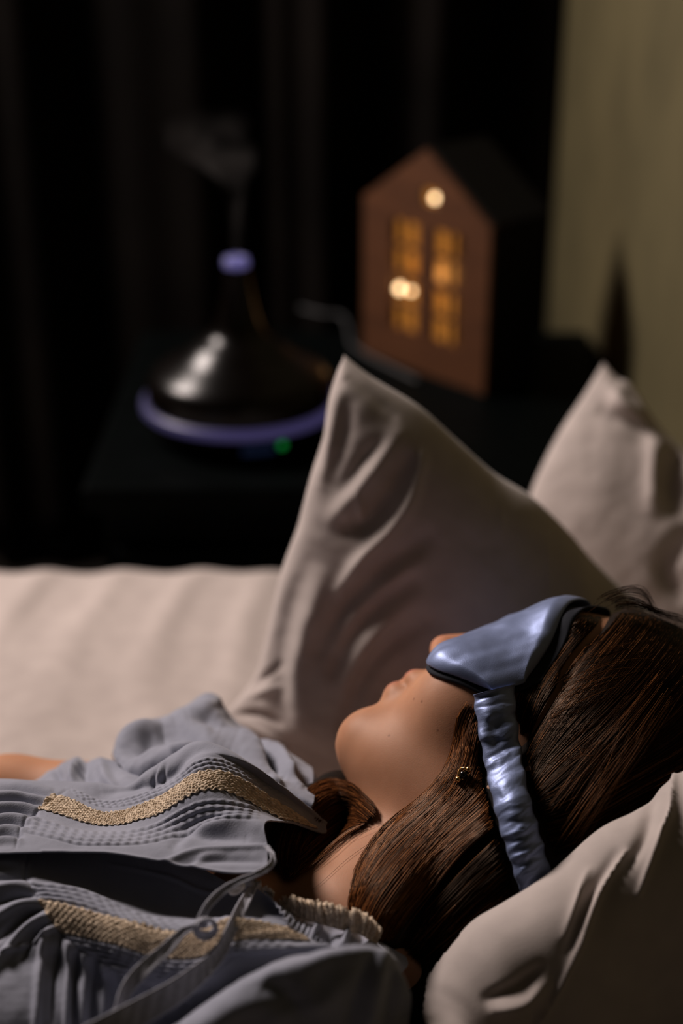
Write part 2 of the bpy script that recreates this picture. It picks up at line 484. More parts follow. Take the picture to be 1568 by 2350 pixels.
# steam: a thin volume that leans and spreads
M_steam = bpy.data.materials.new('steam'); M_steam.use_nodes = True; nt = M_steam.node_tree
nt.nodes.remove(nt.nodes['Principled BSDF']); pv = nt.nodes.new('ShaderNodeVolumePrincipled')
pv.inputs['Color'].default_value = (1.0, .92, .88, 1); pv.inputs['Anisotropy'].default_value = .1
tc = nt.nodes.new('ShaderNodeTexCoord'); nz = nt.nodes.new('ShaderNodeTexNoise'); nz.inputs['Scale'].default_value = 22; nz.inputs['Detail'].default_value = 3
nz.inputs['Distortion'].default_value = .8
mr = nt.nodes.new('ShaderNodeMapRange'); mr.inputs['From Min'].default_value = .38; mr.inputs['From Max'].default_value = .75; mr.inputs['To Max'].default_value = 4.2
sep = nt.nodes.new('ShaderNodeSeparateXYZ'); nt.links.new(tc.outputs['Generated'], sep.inputs[0])
fade = nt.nodes.new('ShaderNodeMapRange'); fade.inputs['From Min'].default_value = 1.0; fade.inputs['From Max'].default_value = .0
fade.inputs['To Min'].default_value = .0; fade.inputs['To Max'].default_value = 1.6
nt.links.new(sep.outputs[2], fade.inputs['Value'])
ml = nt.nodes.new('ShaderNodeMath'); ml.operation = 'MULTIPLY'
nt.links.new(tc.outputs['Object'], nz.inputs['Vector']); nt.links.new(nz.outputs['Fac'], mr.inputs['Value'])
nt.links.new(mr.outputs['Result'], ml.inputs[0]); nt.links.new(fade.outputs['Result'], ml.inputs[1]); nt.links.new(ml.outputs[0], pv.inputs['Density'])
nt.links.new(pv.outputs[0], nt.nodes['Material Output'].inputs['Volume'])
path = np.array([(0, 0, 0, .0045), (.001, 0, .03, .0055), (.002, 0, .06, .008), (.0, 0, .085, .013), (-.006, 0, .105, .024), (-.016, 0, .125, .036), (-.022, 0, .148, .042), (-.020, 0, .168, .030), (-.016, 0, .176, .004)])
pp = catmull(path, 50); n = 28; V = []
for i, (x, y, z, r) in enumerate(pp):
    for j in range(n):
        aa = 2*math.pi*j/n; rr = max(r, .002)*(1+.18*math.sin(3*aa+i*.3)+.1*math.sin(5*aa-i*.5))
        V.append((x+rr*math.cos(aa), y+rr*math.sin(aa), z*.86))
F = [(i*n+j, i*n+(j+1) % n, (i+1)*n+(j+1) % n, (i+1)*n+j) for i in range(49) for j in range(n)]
F += [tuple(range(n))[::-1], tuple(49*n+j for j in range(n))]
st = mesh_obj('steam_plume', V, F, M_steam); st.location = DC+np.array([0, 0, .1935])
tag(st, 'faint wisp of steam rising from the top of the dark diffuser', 'steam', kind='stuff')

# ------------------------------------------------------------------ house lantern
def on_table(px, py):
    d = cp(px, py, 1.0)-CAM; t = (NZ-CAM_Z)/d[2]; return CAM+t*d
LA, LB = on_table(832, 806), on_table(1110, 908)
wdir = (LB-LA); Wd = np.linalg.norm(wdir); wdir /= Wd
ndir = np.array([wdir[1], -wdir[0], 0]); ndir *= np.sign(ndir@(CAM-LA))          # out of the facade
EH = .197; AH = .268; DEP = .085; TKN = .006
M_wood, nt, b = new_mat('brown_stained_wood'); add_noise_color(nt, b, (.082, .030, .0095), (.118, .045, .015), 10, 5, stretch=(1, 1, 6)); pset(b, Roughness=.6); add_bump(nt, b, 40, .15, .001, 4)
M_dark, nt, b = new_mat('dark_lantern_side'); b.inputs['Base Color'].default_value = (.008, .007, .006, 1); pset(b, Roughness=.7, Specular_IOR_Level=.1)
M_glow = emis('warm_lit_interior', (1.0, .42, .08), .38, (.3, .16, .05)); M_dim = emis('dim_lit_interior', (1.0, .38, .06), .03, (.12, .06, .02))
M_bulb = emis('warm_bulb', (1.0, .72, .42), 5.0, (.8, .6, .4))
def lp(a, h, d=0.0): return LA + a*Wd*wdir + np.array([0, 0, h]) + d*ndir
hl = empty('house_lantern', (LA+LB)/2 - ndir*DEP/2); tag(hl, 'brown house-shaped lantern with gabled front and warm lit windows', 'lantern')
# facade with real window openings: four tall windows and a small one under the gable
aw = [(.235, .455), (.58, .80)]; hw = [(.046, .108), (.117, .180)]
wins = [(a0, a1, h0, h1) for (a0, a1) in aw for (h0, h1) in hw]
gable = (.475, .60, .2045, .2240)
ac = sorted({0, 1, .5, gable[0], gable[1], *[x for w in aw for x in w]}); hc = sorted({0, EH, gable[2], gable[3], *[x for w in hw for x in w]})
def inside(a, h, w): return w[0] < a < w[1] and w[2] < h < w[3]
bm = bmesh.new()
def quad(pts, d):
    f = bm.faces.new([bm.verts.new(Vector(lp(a, h, d))) for a, h in pts]); return f
def roofh(a): return EH+(AH-EH)*(1-abs(a-.5)*2)
na = np.linspace(0, 1, 81); nh = 64
def hole(a, h): return any(inside(a, h, w) for w in wins) or inside(a, h, gable)
# columns split at every window edge so the openings are cut exactly
acols = sorted(set(ac)); hrows = sorted(set(hc)|{0.0})
for i in range(len(acols)-1):
    a0, a1 = acols[i], acols[i+1]; am = (a0+a1)/2
    cuts = [h for h in hrows if h < min(roofh(a0), roofh(a1))]
    for j in range(len(cuts)):
        h0 = cuts[j]
        if j+1 < len(cuts):
            h1 = cuts[j+1]; pts = [(a0, h0), (a1, h0), (a1, h1), (a0, h1)]; hm = (h0+h1)/2
        else:
            pts = [(a0, h0), (a1, h0), (a1, roofh(a1)), (a0, roofh(a0))]; hm = h0+.001
        if not hole(am, hm): quad(pts, 0)
bmesh.ops.remove_doubles(bm, verts=bm.verts[:], dist=1e-5)
fo = put(bm_obj('facade', bm, M_wood), hl)
so = fo.modifiers.new('thick', 'SOLIDIFY'); so.thickness = TKN; so.offset = -1
bpy.context.view_layer.update()
def wbox(name, a0, a1, h0, h1, d0, d1, mat):
    V = [lp(a, h, d) for d in (d0, d1) for (a, h) in ((a0, h0), (a1, h0), (a1, h1), (a0, h1))]
    F = [(0, 1, 2, 3), (7, 6, 5, 4), (0, 4, 5, 1), (1, 5, 6, 2), (2, 6, 7, 3), (3, 7, 4, 0)]
    return V, F
def wobj(name, boxes, mat, parent):
    V = []; F = []
    for bx in boxes:
        v, f = wbox(name, *bx, None); F += [tuple(i+len(V) for i in q) for q in f]; V += v
    return put(mesh_obj(name, V, F, mat, smooth=False), parent)
for (a0, a1, h0, h1) in wins:
    am = (a0+a1)/2; hm = (h0+h1)/2
    wobj('window_bars', [(am-.010, am+.010, h0, h1, -TKN+.001, -.001), (a0, a1, hm-.0022, hm+.0022, -TKN+.001, -.001)], M_wood, hl)
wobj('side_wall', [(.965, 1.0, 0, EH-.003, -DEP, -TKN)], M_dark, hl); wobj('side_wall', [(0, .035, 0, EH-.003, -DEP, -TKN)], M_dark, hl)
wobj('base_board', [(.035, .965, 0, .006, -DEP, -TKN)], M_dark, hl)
# roof: two pitched boards
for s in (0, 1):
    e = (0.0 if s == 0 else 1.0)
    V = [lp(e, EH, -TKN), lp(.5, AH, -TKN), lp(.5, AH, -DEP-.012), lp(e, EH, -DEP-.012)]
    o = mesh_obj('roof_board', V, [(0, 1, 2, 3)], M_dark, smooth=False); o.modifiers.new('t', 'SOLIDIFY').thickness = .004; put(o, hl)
# lit backing inside the lantern: bright behind the left windows, dim behind the right ones
V = [lp(.04, .007, -.05), lp(.52, .007, -.05), lp(.52, AH-.02, -.05), lp(.04, EH-.01, -.05)]
put(tag(mesh_obj('back_panel', V, [(0, 1, 2, 3)], M_glow, smooth=False), 'brightly glowing back panel'), hl)
V = [lp(.52, .007, -.05), lp(.96, .007, -.05), lp(.96, EH-.01, -.05), lp(.52, AH-.02, -.05)]
put(tag(mesh_obj('back_panel', V, [(0, 1, 2, 3)], M_dim, smooth=False), 'dimly glowing back panel'), hl)
for (px, py, r) in ((919, 662, .0052), (999, 455, .0042), (944, 668, .0032)):
    d = cp(px, py, 1.0)-CAM; q0 = lp(0, 0, -.016); t = ((q0-CAM)@ndir)/(d@ndir); q = CAM+t*d
    kb = bmesh.new(); bmesh.ops.create_uvsphere(kb, u_segments=16, v_segments=10, radius=r)
    for v in kb.verts: v.co = Vector(np.array(v.co)+q)
    put(bm_obj('fairy_light', kb, M_bulb, smooth=True), hl)

# power cord looping over the table behind the pillow
def tube(name, P, r, mat, parent=None, n=10, caps=True):
    P = np.asarray(P, float); k = len(P); r = np.broadcast_to(np.asarray(r, float), (k,))
    T = np.gradient(P, axis=0); T /= np.linalg.norm(T, axis=1, keepdims=True)
    u = np.cross(T[0], [0.3, .2, 1]); u /= np.linalg.norm(u); V = []
    for i in range(k):
        u = u-T[i]*(u@T[i]); u /= np.linalg.norm(u); w = np.cross(T[i], u)
        for j in range(n):
            a = 2*math.pi*j/n; V.append(P[i]+r[i]*(math.cos(a)*u+math.sin(a)*w))
    F = [(i*n+j, i*n+(j+1) % n, (i+1)*n+(j+1) % n, (i+1)*n+j) for i in range(k-1) for j in range(n)]
    if caps: F += [tuple(range(n))[::-1], tuple((k-1)*n+j for j in range(n))]
    return mesh_obj(name, V, F, mat, parent)
M_cord, nt, b = new_mat('grey_cord'); b.inputs['Base Color'].default_value = (.045, .045, .047, 1); pset(b, Roughness=.6)
pts = [on_table(x, y)+np.array([0, 0, .0028]) for x, y in ((690, 712), (740, 724), (785, 730), (800, 760), (806, 792), (822, 806), (845, 822), (900, 850), (960, 880))]
tag(tube('power_cord', catmull(np.array(pts), 80), .0026, M_cord), 'thin grey power cord lying on the nightstand between diffuser and house lantern', 'cord')

# ------------------------------------------------------------------ pillows
def coons(top, bot, left, right, nu, nv):
    """boundary polylines of (px,py,t): top A>D, bottom B>C, left A>B, right D>C"""
    T = catmull(top, nu); B = catmull(bot, nu); L = catmull(left, nv); R = catmull(right, nv)
    u = np.linspace(0, 1, nu)[None, :, None]; v = np.linspace(0, 1, nv)[:, None, None]
    S = (1-v)*T[None]+v*B[None]+(1-u)*L[:, None]+u*R[:, None]
    S -= (1-u)*(1-v)*T[0]+u*(1-v)*T[-1]+(1-u)*v*B[0]+u*v*B[-1]
    return S
def pillow(name, top, bot, left, right, tf, tb, folds, nu=170, nv=170, noise_amp=.002, seed=1, expo=.5):
    S = coons(top, bot, left, right, nu, nv)
    X = cp(S[..., 0], S[..., 1], S[..., 2]); N = grid_normals(X)
    u = np.linspace(0, 1, nu)[None, :]; v = np.linspace(0, 1, nv)[:, None]
    prof = np.clip(16*u*(1-u)*v*(1-v), 0, 1)**expo
    eN = np.clip(np.minimum(np.minimum(u, 1-u), np.minimum(v, 1-v))*14, 0, 1)
    px, py, _ = proj(X + N*(tf*prof)[..., None])
    D = fold_disp(px, py, folds)*eN
    D += vnoise(X, 30, seed)*noise_amp*eN + vnoise(X, 75, seed+3)*noise_amp*.35*eN
    Xf = X + N*(tf*prof+D)[..., None]
    Db = vnoise(X, 30, seed+9)*noise_amp*1.5*eN
    Xb = X - N*(tb*prof+Db)[..., None]
    V = np.concatenate([Xf.reshape(-1, 3), Xb.reshape(-1, 3)])
    F = np.concatenate([grid_faces(nv, nu), grid_faces(nv, nu, nu*nv, True)])
    me_o = mesh_obj(name, V, F, M_pillow)
    bm = bmesh.new(); bm.from_mesh(me_o.data); bmesh.ops.remove_doubles(bm, verts=bm.verts[:], dist=1e-6)
    bmesh.ops.recalc_face_normals(bm, faces=bm.faces[:]); bm.to_mesh(me_o.data); bm.free()
    me_o.data.polygons.foreach_set('use_smooth', np.ones(len(me_o.data.polygons), bool))
    return me_o

big_folds = [
    ([(968, 1048), (944, 1137), (896, 1214), (833, 1277), (782, 1354)], 17, .0085),
    ([(935, 1060), (886, 1150), (842, 1200), (806, 1214)], 20, -.0065),
    ([(912, 1000), (860, 1078), (813, 1137), (766, 1190)], 22, .0065),
    ([(880, 1010), (830, 1060), (790, 1120)], 16, -.003),
    ([(826, 1140), (828, 1190)], 9, .003),
    ([(985, 1235), (896, 1292), (833, 1354), (778, 1420), (745, 1490)], 25, -.0075),
    ([(960, 1290), (880, 1345), (820, 1405), (775, 1475)], 22, .006),
    ([(940, 1330), (862, 1392), (807, 1452), (765, 1540)], 20, -.006),
    ([(960, 1370), (885, 1430), (835, 1490), (790, 1580)], 22, .005),
    ([(970, 1430), (880, 1492), (830, 1560), (795, 1660)], 20, -.006),
    ([(700, 1300), (660, 1420), (640, 1540), (640, 1650)], 26, -.004),
    ([(740, 1330), (700, 1450), (680, 1560), (690, 1680)], 24, .004),
    ([(525, 1615), (590, 1590), (640, 1580)], 10, .003), ([(530, 1640), (590, 1640), (640, 1660)], 9, -.004),
    ([(540, 1600), (600, 1560), (640, 1530)], 9, -.003), ([(545, 1660), (600, 1680), (650, 1720)], 10, .003),
    ([(1143, 1086), (1150, 1160), (1152, 1250)], 6, .0012, 's'), ([(1252, 1195), (1258, 1270), (1260, 1360)], 6, .0012, 's'),
    ([(800, 830), (830, 880), (900, 950)], 14, -.003), ([(781, 845), (800, 870)], 14, .003),
    ([(775, 900), (762, 1000), (735, 1110)], 18, .003), ([(800, 930), (785, 1010), (760, 1100)], 20, -.003)]
P_big = pillow('pillow',
    [(790, 815, 1.005), (850, 862, 1.0), (960, 930, 1.003), (1050, 1010, 1.01), (1135, 1085, 1.02), (1215, 1135, 1.03), (1290, 1205, 1.04), (1350, 1275, 1.05), (1430, 1350, 1.06), (1540, 1440, 1.075), (1680, 1570, 1.09)],
    [(500, 1660, 1.07), (640, 1790, 1.065), (860, 1850, 1.07), (1200, 1830, 1.09), (1560, 1790, 1.11)],
    [(790, 815, 1.005), (773, 870, 1.01), (762, 960, 1.018), (732, 1060, 1.025), (700, 1180, 1.035), (655, 1300, 1.045), (618, 1450, 1.055), (585, 1550, 1.063), (500, 1660, 1.07)],
    [(1680, 1570, 1.09), (1640, 1680, 1.10), (1560, 1790, 1.11)],
    .068, .03, big_folds, 230, 230, .0022, 2)
tag(P_big, 'white pillow standing on end behind the woman, one corner pointing up', 'pillow', 'white pillows on the bed')

bk_folds = [([(1405, 900), (1440, 935), (1500, 950)], 22, 0.0090), ([(1390, 945), (1440, 965), (1500, 1010)], 18, -0.0075), ([(1425, 870), (1470, 930), (1530, 990)], 14, -0.0090),
            ([(1560, 1030), (1535, 1090), (1550, 1160)], 26, -0.0150), ([(1500, 1000), (1510, 1080), (1500, 1160)], 24, 0.0090), ([(1568, 1230), (1530, 1300), (1560, 1360)], 22, -0.0120)]
P_back = pillow('pillow',
    [(1385, 832, 1.25), (1420, 868, 1.245), (1450, 885, 1.24), (1520, 985, 1.225), (1600, 1060, 1.21), (1740, 1180, 1.19)],
    [(1180, 1420, 1.225), (1350, 1500, 1.205), (1600, 1520, 1.185), (1740, 1500, 1.175)],
    [(1385, 832, 1.25), (1340, 905, 1.248), (1290, 980, 1.245), (1245, 1065, 1.24), (1215, 1140, 1.237), (1200, 1230, 1.232), (1180, 1420, 1.225)],
    [(1740, 1180, 1.19), (1745, 1340, 1.18), (1740, 1500, 1.175)],
    .028, .012, bk_folds, 150, 150, .0016, 5)
tag(P_back, 'white pillow at the right, leaning against the olive wall behind the other pillows', 'pillow', 'white pillows on the bed')

# ------------------------------------------------------------------ the person: skin and nightshirt
M_skin, nt, b = new_mat('skin')
nz = add_noise_color(nt, b, (.47, .24, .14), (.545, .29, .175), 45, 5)
pset(b, Roughness=.56, Specular_IOR_Level=.3, Subsurface_Weight=.22, Subsurface_Scale=.006)
b.inputs['Subsurface Radius'].default_value = (1.0, .35, .18)
add_bump(nt, b, 1500, .18, .0004, 3)
# reddish lips / nose tip: mixed in by distance to points of the face
def tint_near(nt, b, pts, col):
    src = b.inputs['Base Color'].links[0].from_socket
    geo = nt.nodes.new('ShaderNodeNewGeometry')
    for (c, r0, r1, f) in pts:
        d = nt.nodes.new('ShaderNodeVectorMath'); d.operation = 'DISTANCE'; nt.links.new(geo.outputs['Position'], d.inputs[0]); d.inputs[1].default_value = tuple(float(x) for x in c)
        m = nt.nodes.new('ShaderNodeMapRange'); m.inputs['From Min'].default_value = r0; m.inputs['From Max'].default_value = r1
        m.inputs['To Min'].default_value = f; m.inputs['To Max'].default_value = 0; nt.links.new(d.outputs['Value'], m.inputs['Value'])
        mx = nt.nodes.new('ShaderNodeMix'); mx.data_type = 'RGBA'; nt.links.new(m.outputs['Result'], mx.inputs['Factor'])
        nt.links.new(src, mx.inputs[6]); mx.inputs[7].default_value = (*col, 1); src = mx.outputs[2]
    nt.links.new(src, b.inputs['Base Color'])
LIP = [(hp(-.0405+dz, .099, l), .003, .010, .75) for l in (-.012, 0, .012) for dz in (0, -.013)]
tint_near(nt, b, LIP, (.50, .17, .13))
tint_near(nt, b, [(hp(-.013, .113, 0), .004, .02, .45)], (.62, .24, .15))
for q in ((950, 1604), (968, 1610), (1005, 1676), (893, 1688)):
    t = ray(*q)
    if t: tint_near(nt, b, [(cp(*q, t), .0004, .0011, .55)], (.20, .08, .045))

person = mesh_obj('person', BV, BQ, M_skin)
tag(person, 'woman lying asleep on her back in a blue nightshirt, chin up, brown hair loose', 'person')

def make_tmap(bvh, x0, x1, y0, y1, st, fill):
    gx = np.arange(x0, x1+st, st); gy = np.arange(y0, y1+st, st)
    T = np.full((len(gy), len(gx)), np.nan)
    for j, y in enumerate(gy):
        for i, x in enumerate(gx):
            t = ray(x, y, bvh)
            if t is not None: T[j, i] = t
    M = T.copy(); M[np.isnan(M)] = fill
    def samp(px, py):
        fx = np.clip((np.asarray(px)-x0)/st, 0, len(gx)-1.001); fy = np.clip((np.asarray(py)-y0)/st, 0, len(gy)-1.001)
        i = fx.astype(int); j = fy.astype(int); a = fx-i; c = fy-j
        return (M[j, i]*(1-a)+M[j, i+1]*a)*(1-c)+(M[j+1, i]*(1-a)+M[j+1, i+1]*a)*c
    samp.M = M; samp.raw = T
    return samp
tm_body = make_tmap(body_bvh, -320, 1000, 1640, 2640, 20, 3.0)

M_blouse, nt, b = new_mat('blue_grey_cotton')
add_noise_color(nt, b, (.285, .295, .355), (.345, .355, .425), 40, 4); pset(b, Roughness=.82, Sheen_Weight=.25, Specular_IOR_Level=.25)
add_bump(nt, b, 1100, .35, .0004, 2)
M_lace, nt, b = new_mat('beige_lace')
add_noise_color(nt, b, (.52, .42, .32), (.84, .71, .56), 420, 4); pset(b, Roughness=.95, Specular_IOR_Level=.1)
add_bump(nt, b, 520, .8, .0011, 4)
M_tie, nt, b = new_mat('grey_blue_ribbon'); add_noise_color(nt, b, (.36, .36, .41), (.44, .44, .50), 300, 2); pset(b, Roughness=.75, Sheen_Weight=.2)
add_bump(nt, b, 1200, .4, .0004, 2)

def patch(rows, nu, nv, folds, wave=None, gap=.006, noise=.0008, seed=1, extra=None, clampbody=True):
    G = grid_from_rows(rows, nu, nv)
    t = G[..., 2].copy()
    if clampbody:
        tb = tm_body(G[..., 0], G[..., 1])-gap
        k = .006; h = np.clip(.5+.5*(tb-t)/k, 0, 1); t = tb*(1-h)+t*h-k*h*(1-h)
    X = cp(G[..., 0], G[..., 1], t); N = grid_normals(X)
    D = fold_disp(G[..., 0], G[..., 1], folds) + vnoise(X, 55, seed)*noise + vnoise(X, 140, seed+2)*noise*.4
    if extra is not None: D = D + extra(G[..., 0], G[..., 1])
    return G, X+N*D[..., None], N

def between(c0, c1, k, n=40):
    a = catmull(c0, n); c = catmull(c1, n)
    return [a*(1-f)+c*f for f in np.linspace(0, 1, k)]
def tucks(c0, c1, k, w, amp, per, ramp):
    """k stitched pin tucks between two photo curves: ridges that ripple along their length"""
    L = between(c0, c1, k)
    def fn(px, py):
        D = np.zeros_like(px)
        for q, P in enumerate(L):
            best = np.full(px.shape, 1e9); bs = np.zeros_like(px); s0 = 0
            P = P[::2]
            for j in range(len(P)-1):
                e = P[j+1]-P[j]; l = np.hypot(*e)+1e-9
                s = np.clip(((px-P[j, 0])*e[0]+(py-P[j, 1])*e[1])/l**2, 0, 1)
                d = (px-P[j, 0])*(-e[1]/l)+(py-P[j, 1])*(e[0]/l); dd = np.hypot(px-P[j, 0]-s*e[0], py-P[j, 1]-s*e[1])
                m = dd < np.abs(best); best = np.where(m, dd*np.where(d < 0, -1, 1), best); bs = np.where(m, s0+s*l, bs); s0 += l
            endf = np.clip(bs/25, 0, 1)*np.clip((s0-bs)/25, 0, 1)
            rip = 1+ramp*np.sin(2*np.pi*bs/per+q*.5)
            D += amp*rip*endf*np.exp(-((best-ramp*2.0*np.sin(2*np.pi*bs/per+q*.5))/w)**2)
            D -= amp*.75*endf*np.exp(-((best-w*1.5)/(w*.6))**2)
        return D
    return fn

# --- far front, from the placket edge up to the ridge of the shoulder
A_rows = [
    [(-300, 1965, .75), (-60, 1960, .75), (100, 1956, .748), (250, 1962, .745), (400, 1985, .738), (520, 2006, .732), (615, 2004, .732)],
    [(-300, 1930, .765), (-60, 1925, .765), (80, 1922, .763), (240, 1928, .760), (400, 1945, .752), (520, 1950, .748), (614, 1942, .748)],
    [(-300, 1890, .785), (-60, 1885, .785), (75, 1888, .783), (230, 1910, .778), (390, 1905, .772), (510, 1885, .766), (610, 1893, .762)],
    [(-300, 1855, .800), (-60, 1850, .800), (95, 1860, .798), (225, 1896, .788), (350, 1874, .786), (490, 1812, .780), (660, 1888, .797)],
    [(-300, 1822, .815), (-60, 1818, .815), (125, 1826, .812), (240, 1868, .800), (355, 1838, .800), (505, 1772, .792), (742, 1912, .818)],
    [(-300, 1806, .828), (-60, 1802, .828), (150, 1806, .826), (262, 1838, .815), (385, 1790, .812), (500, 1735, .804), (748, 1896, .824)],
    [(-300, 1800, .845), (-60, 1796, .845), (165, 1795, .842), (290, 1792, .832), (400, 1728, .826), (478, 1704, .818), (600, 1768, .81), (752, 1888, .828)],
    [(-300, 1830, .88), (-60, 1826, .88), (165, 1815, .87), (290, 1815, .86), (400, 1760, .855), (478, 1740, .85), (600, 1800, .84), (750, 1900, .84)],
]
A_folds = [([(112, 1815), (50, 1803), (-20, 1800), (-120, 1800)], 8, 0.0024), ([(105, 1836), (45, 1826), (-20, 1830), (-120, 1830)], 8, 0.0030), ([(90, 1858), (45, 1852), (-20, 1856), (-120, 1860)], 8, 0.0030),
           ([(75, 1882), (30, 1878), (-30, 1886), (-120, 1890)], 8, 0.0030), ([(58, 1905), (20, 1904), (-30, 1914), (-120, 1915)], 8, 0.0030), ([(45, 1930), (10, 1930), (-40, 1938)], 8, 0.0024),
           ([(110, 1826), (45, 1815), (-20, 1815)], 6, -0.0030), ([(98, 1847), (45, 1839), (-20, 1843)], 6, -0.0030), ([(82, 1870), (35, 1866), (-30, 1871)], 6, -0.0030), ([(66, 1894), (25, 1892), (-30, 1900)], 6, -0.0030), ([(50, 1918), (15, 1918), (-40, 1926)], 6, -0.0024),
           ([(150, 1815), (88, 1862), (52, 1893), (36, 1945)], 4, -0.0012),
           ([(100, 1956), (250, 1962), (400, 1985), (520, 2006), (615, 2004)], 5, 0.0010),
           ([(370, 1984), (430, 1960), (500, 1949), (612, 1943)], 6, 0.0018), ([(400, 1985), (460, 1976), (530, 1974), (600, 1978)], 9, -0.0018),
           ([(440, 1990), (470, 1968), (510, 1960)], 8, 0.0012),
           ([(420, 1930), (470, 1900), (540, 1885), (606, 1890)], 16, 0.0030), ([(400, 1940), (430, 1915), (480, 1918), (560, 1925)], 14, -0.0036), ([(410, 1905), (450, 1890), (500, 1872)], 14, -0.0024),
           ([(360, 1760), (350, 1790), (345, 1815)], 5, -0.0018), ([(378, 1755), (372, 1790)], 5, -0.0018), ([(368, 1758), (362, 1790)], 4, 0.0012),
           ([(290, 1800), (350, 1800), (420, 1765)], 12, -0.0024),
           ([(235, 1815), (290, 1805), (330, 1790)], 16, -0.0036)]
tA1 = tucks([(60, 1872), (190, 1910), (330, 1905), (470, 1840), (620, 1860)], [(50, 1905), (200, 1935), (350, 1930), (480, 1885), (612, 1885)], 4, 3.6, .0006, 22, .45)
tA2 = tucks([(150, 1806), (250, 1842), (370, 1805), (495, 1742), (690, 1850)], [(160, 1818), (250, 1852), (370, 1822), (500, 1760), (700, 1862)], 3, 2.8, .0005, 16, .5)
GA, XA, NA = patch(A_rows, 470, 290, A_folds, extra=lambda x, y: tA1(x, y)+tA2(x, y), seed=11)
# --- near front
B_rows = [
    [(-300, 1930, .785), (-60, 1925, .785), (100, 1930, .782), (250, 1942, .778), (375, 1962, .772), (462, 1994, .766), (528, 2028, .755), (582, 2026, .75)],
    [(-300, 1995, .755), (-60, 1988, .755), (62, 1992, .754), (250, 2042, .752), (390, 2080, .747), (480, 2090, .742), (560, 2080, .738), (632, 2072, .738)],
    [(-300, 2015, .744), (-60, 2012, .744), (52, 2018, .742), (210, 2056, .735), (340, 2104, .728), (470, 2112, .722), (570, 2106, .722), (668, 2106, .726)],
    [(-300, 2075, .732), (-60, 2070, .732), (90, 2068, .728), (230, 2100, .716), (375, 2138, .708), (470, 2132, .708), (550, 2112, .708), (690, 2142, .716)],
    [(-300, 2140, .724), (-60, 2135, .724), (140, 2140, .718), (260, 2164, .706), (365, 2196, .70), (460, 2196, .698), (530, 2160, .70), (725, 2168, .708)],
    [(-300, 2190, .718), (-60, 2185, .718), (185, 2186, .712), (290, 2206, .704), (385, 2240, .698), (470, 2228, .694), (540, 2190, .694), (762, 2176, .702)],
    [(-300, 2270, 0.722), (-60, 2265, 0.722), (180, 2265, 0.716), (300, 2275, 0.710), (420, 2290, 0.704), (500, 2280, 0.700), (580, 2250, 0.700), (800, 2230, 0.702)],
    [(-300, 2410, 0.730), (-60, 2405, 0.730), (180, 2400, 0.724), (300, 2400, 0.720), (440, 2390, 0.716), (520, 2380, 0.714), (600, 2350, 0.712), (850, 2330, 0.712)],
    [(-300, 2620, 0.755), (-60, 2620, 0.755), (180, 2620, 0.750), (300, 2620, 0.745), (440, 2600, 0.740), (560, 2580, 0.740), (660, 2550, 0.740), (880, 2500, 0.740)],
    [(-300, 2790, 0.779), (-60, 2790, 0.779), (180, 2790, 0.774), (300, 2790, 0.769), (440, 2780, 0.764), (560, 2760, 0.764), (660, 2740, 0.764), (880, 2700, 0.764)],
]
B_folds = [([(60, 1990), (20, 1984), (-30, 1990), (-120, 1990)], 8, 0.0028), ([(72, 2035), (30, 2036), (-30, 2048), (-120, 2060)], 10, 0.0033), ([(85, 2068), (40, 2080), (-20, 2112)], 10, 0.0033),
           ([(108, 2098), (60, 2130), (0, 2205), (-60, 2260)], 9, 0.0039), ([(132, 2124), (80, 2160), (0, 2192)], 5, 0.0022), ([(112, 2112), (96, 2190), (86, 2300), (80, 2400)], 9, 0.0033),
           ([(158, 2165), (154, 2250), (150, 2350), (150, 2480)], 6, 0.0033), ([(195, 2195), (190, 2280), (186, 2400)], 9, 0.0028), ([(240, 2205), (236, 2300), (225, 2420)], 8, 0.0022),
           ([(66, 2012), (20, 2010), (-30, 2018)], 8, -0.0033), ([(80, 2052), (35, 2058), (-25, 2080)], 8, -0.0033), ([(98, 2084), (50, 2106), (-10, 2160)], 8, -0.0039), ([(122, 2112), (80, 2148), (50, 2200)], 7, -0.0033),
           ([(138, 2140), (125, 2230), (118, 2340)], 10, -0.0039), ([(176, 2185), (172, 2260), (168, 2380)], 8, -0.0039), ([(216, 2205), (212, 2300), (205, 2400)], 9, -0.0033), ([(262, 2215), (275, 2300), (280, 2400)], 14, -0.0033),
           ([(62, 1962), (58, 2008), (88, 2060), (138, 2138), (188, 2182), (245, 2205)], 4, -0.0010),
           ([(250, 1985), (380, 2012), (470, 2050), (530, 2043), (582, 2026)], 5, 0.0012),
           ([(240, 2215), (290, 2225), (330, 2260)], 12, 0.0033), ([(330, 2240), (390, 2275), (430, 2300)], 10, 0.0028), ([(300, 2240), (350, 2290), (380, 2350)], 12, -0.0033), ([(400, 2256), (440, 2270), (480, 2262)], 8, 0.0022),
           ([(582, 2026), (640, 2078), (700, 2138), (765, 2176)], 6, 0.0014), ([(500, 2200), (600, 2200), (740, 2190)], 16, -0.0028), ([(560, 2150), (640, 2150), (740, 2172)], 10, 0.0017)]
tB1 = tucks([(58, 2026), (200, 2050), (330, 2104), (450, 2116), (560, 2104)], [(88, 2058), (220, 2084), (350, 2130), (460, 2128), (560, 2112)], 4, 3.4, .0009, 26, .18)
tB2 = tucks([(150, 2150), (260, 2172), (370, 2206), (470, 2206), (560, 2166), (700, 2166)], [(240, 2212), (300, 2216), (385, 2244), (470, 2238), (550, 2192), (700, 2182)], 5, 3.6, .0009, 28, .2)
GB, XB, NB = patch(B_rows, 470, 400, B_folds, gap=.012, extra=lambda x, y: tB1(x, y)+tB2(x, y), seed=21)

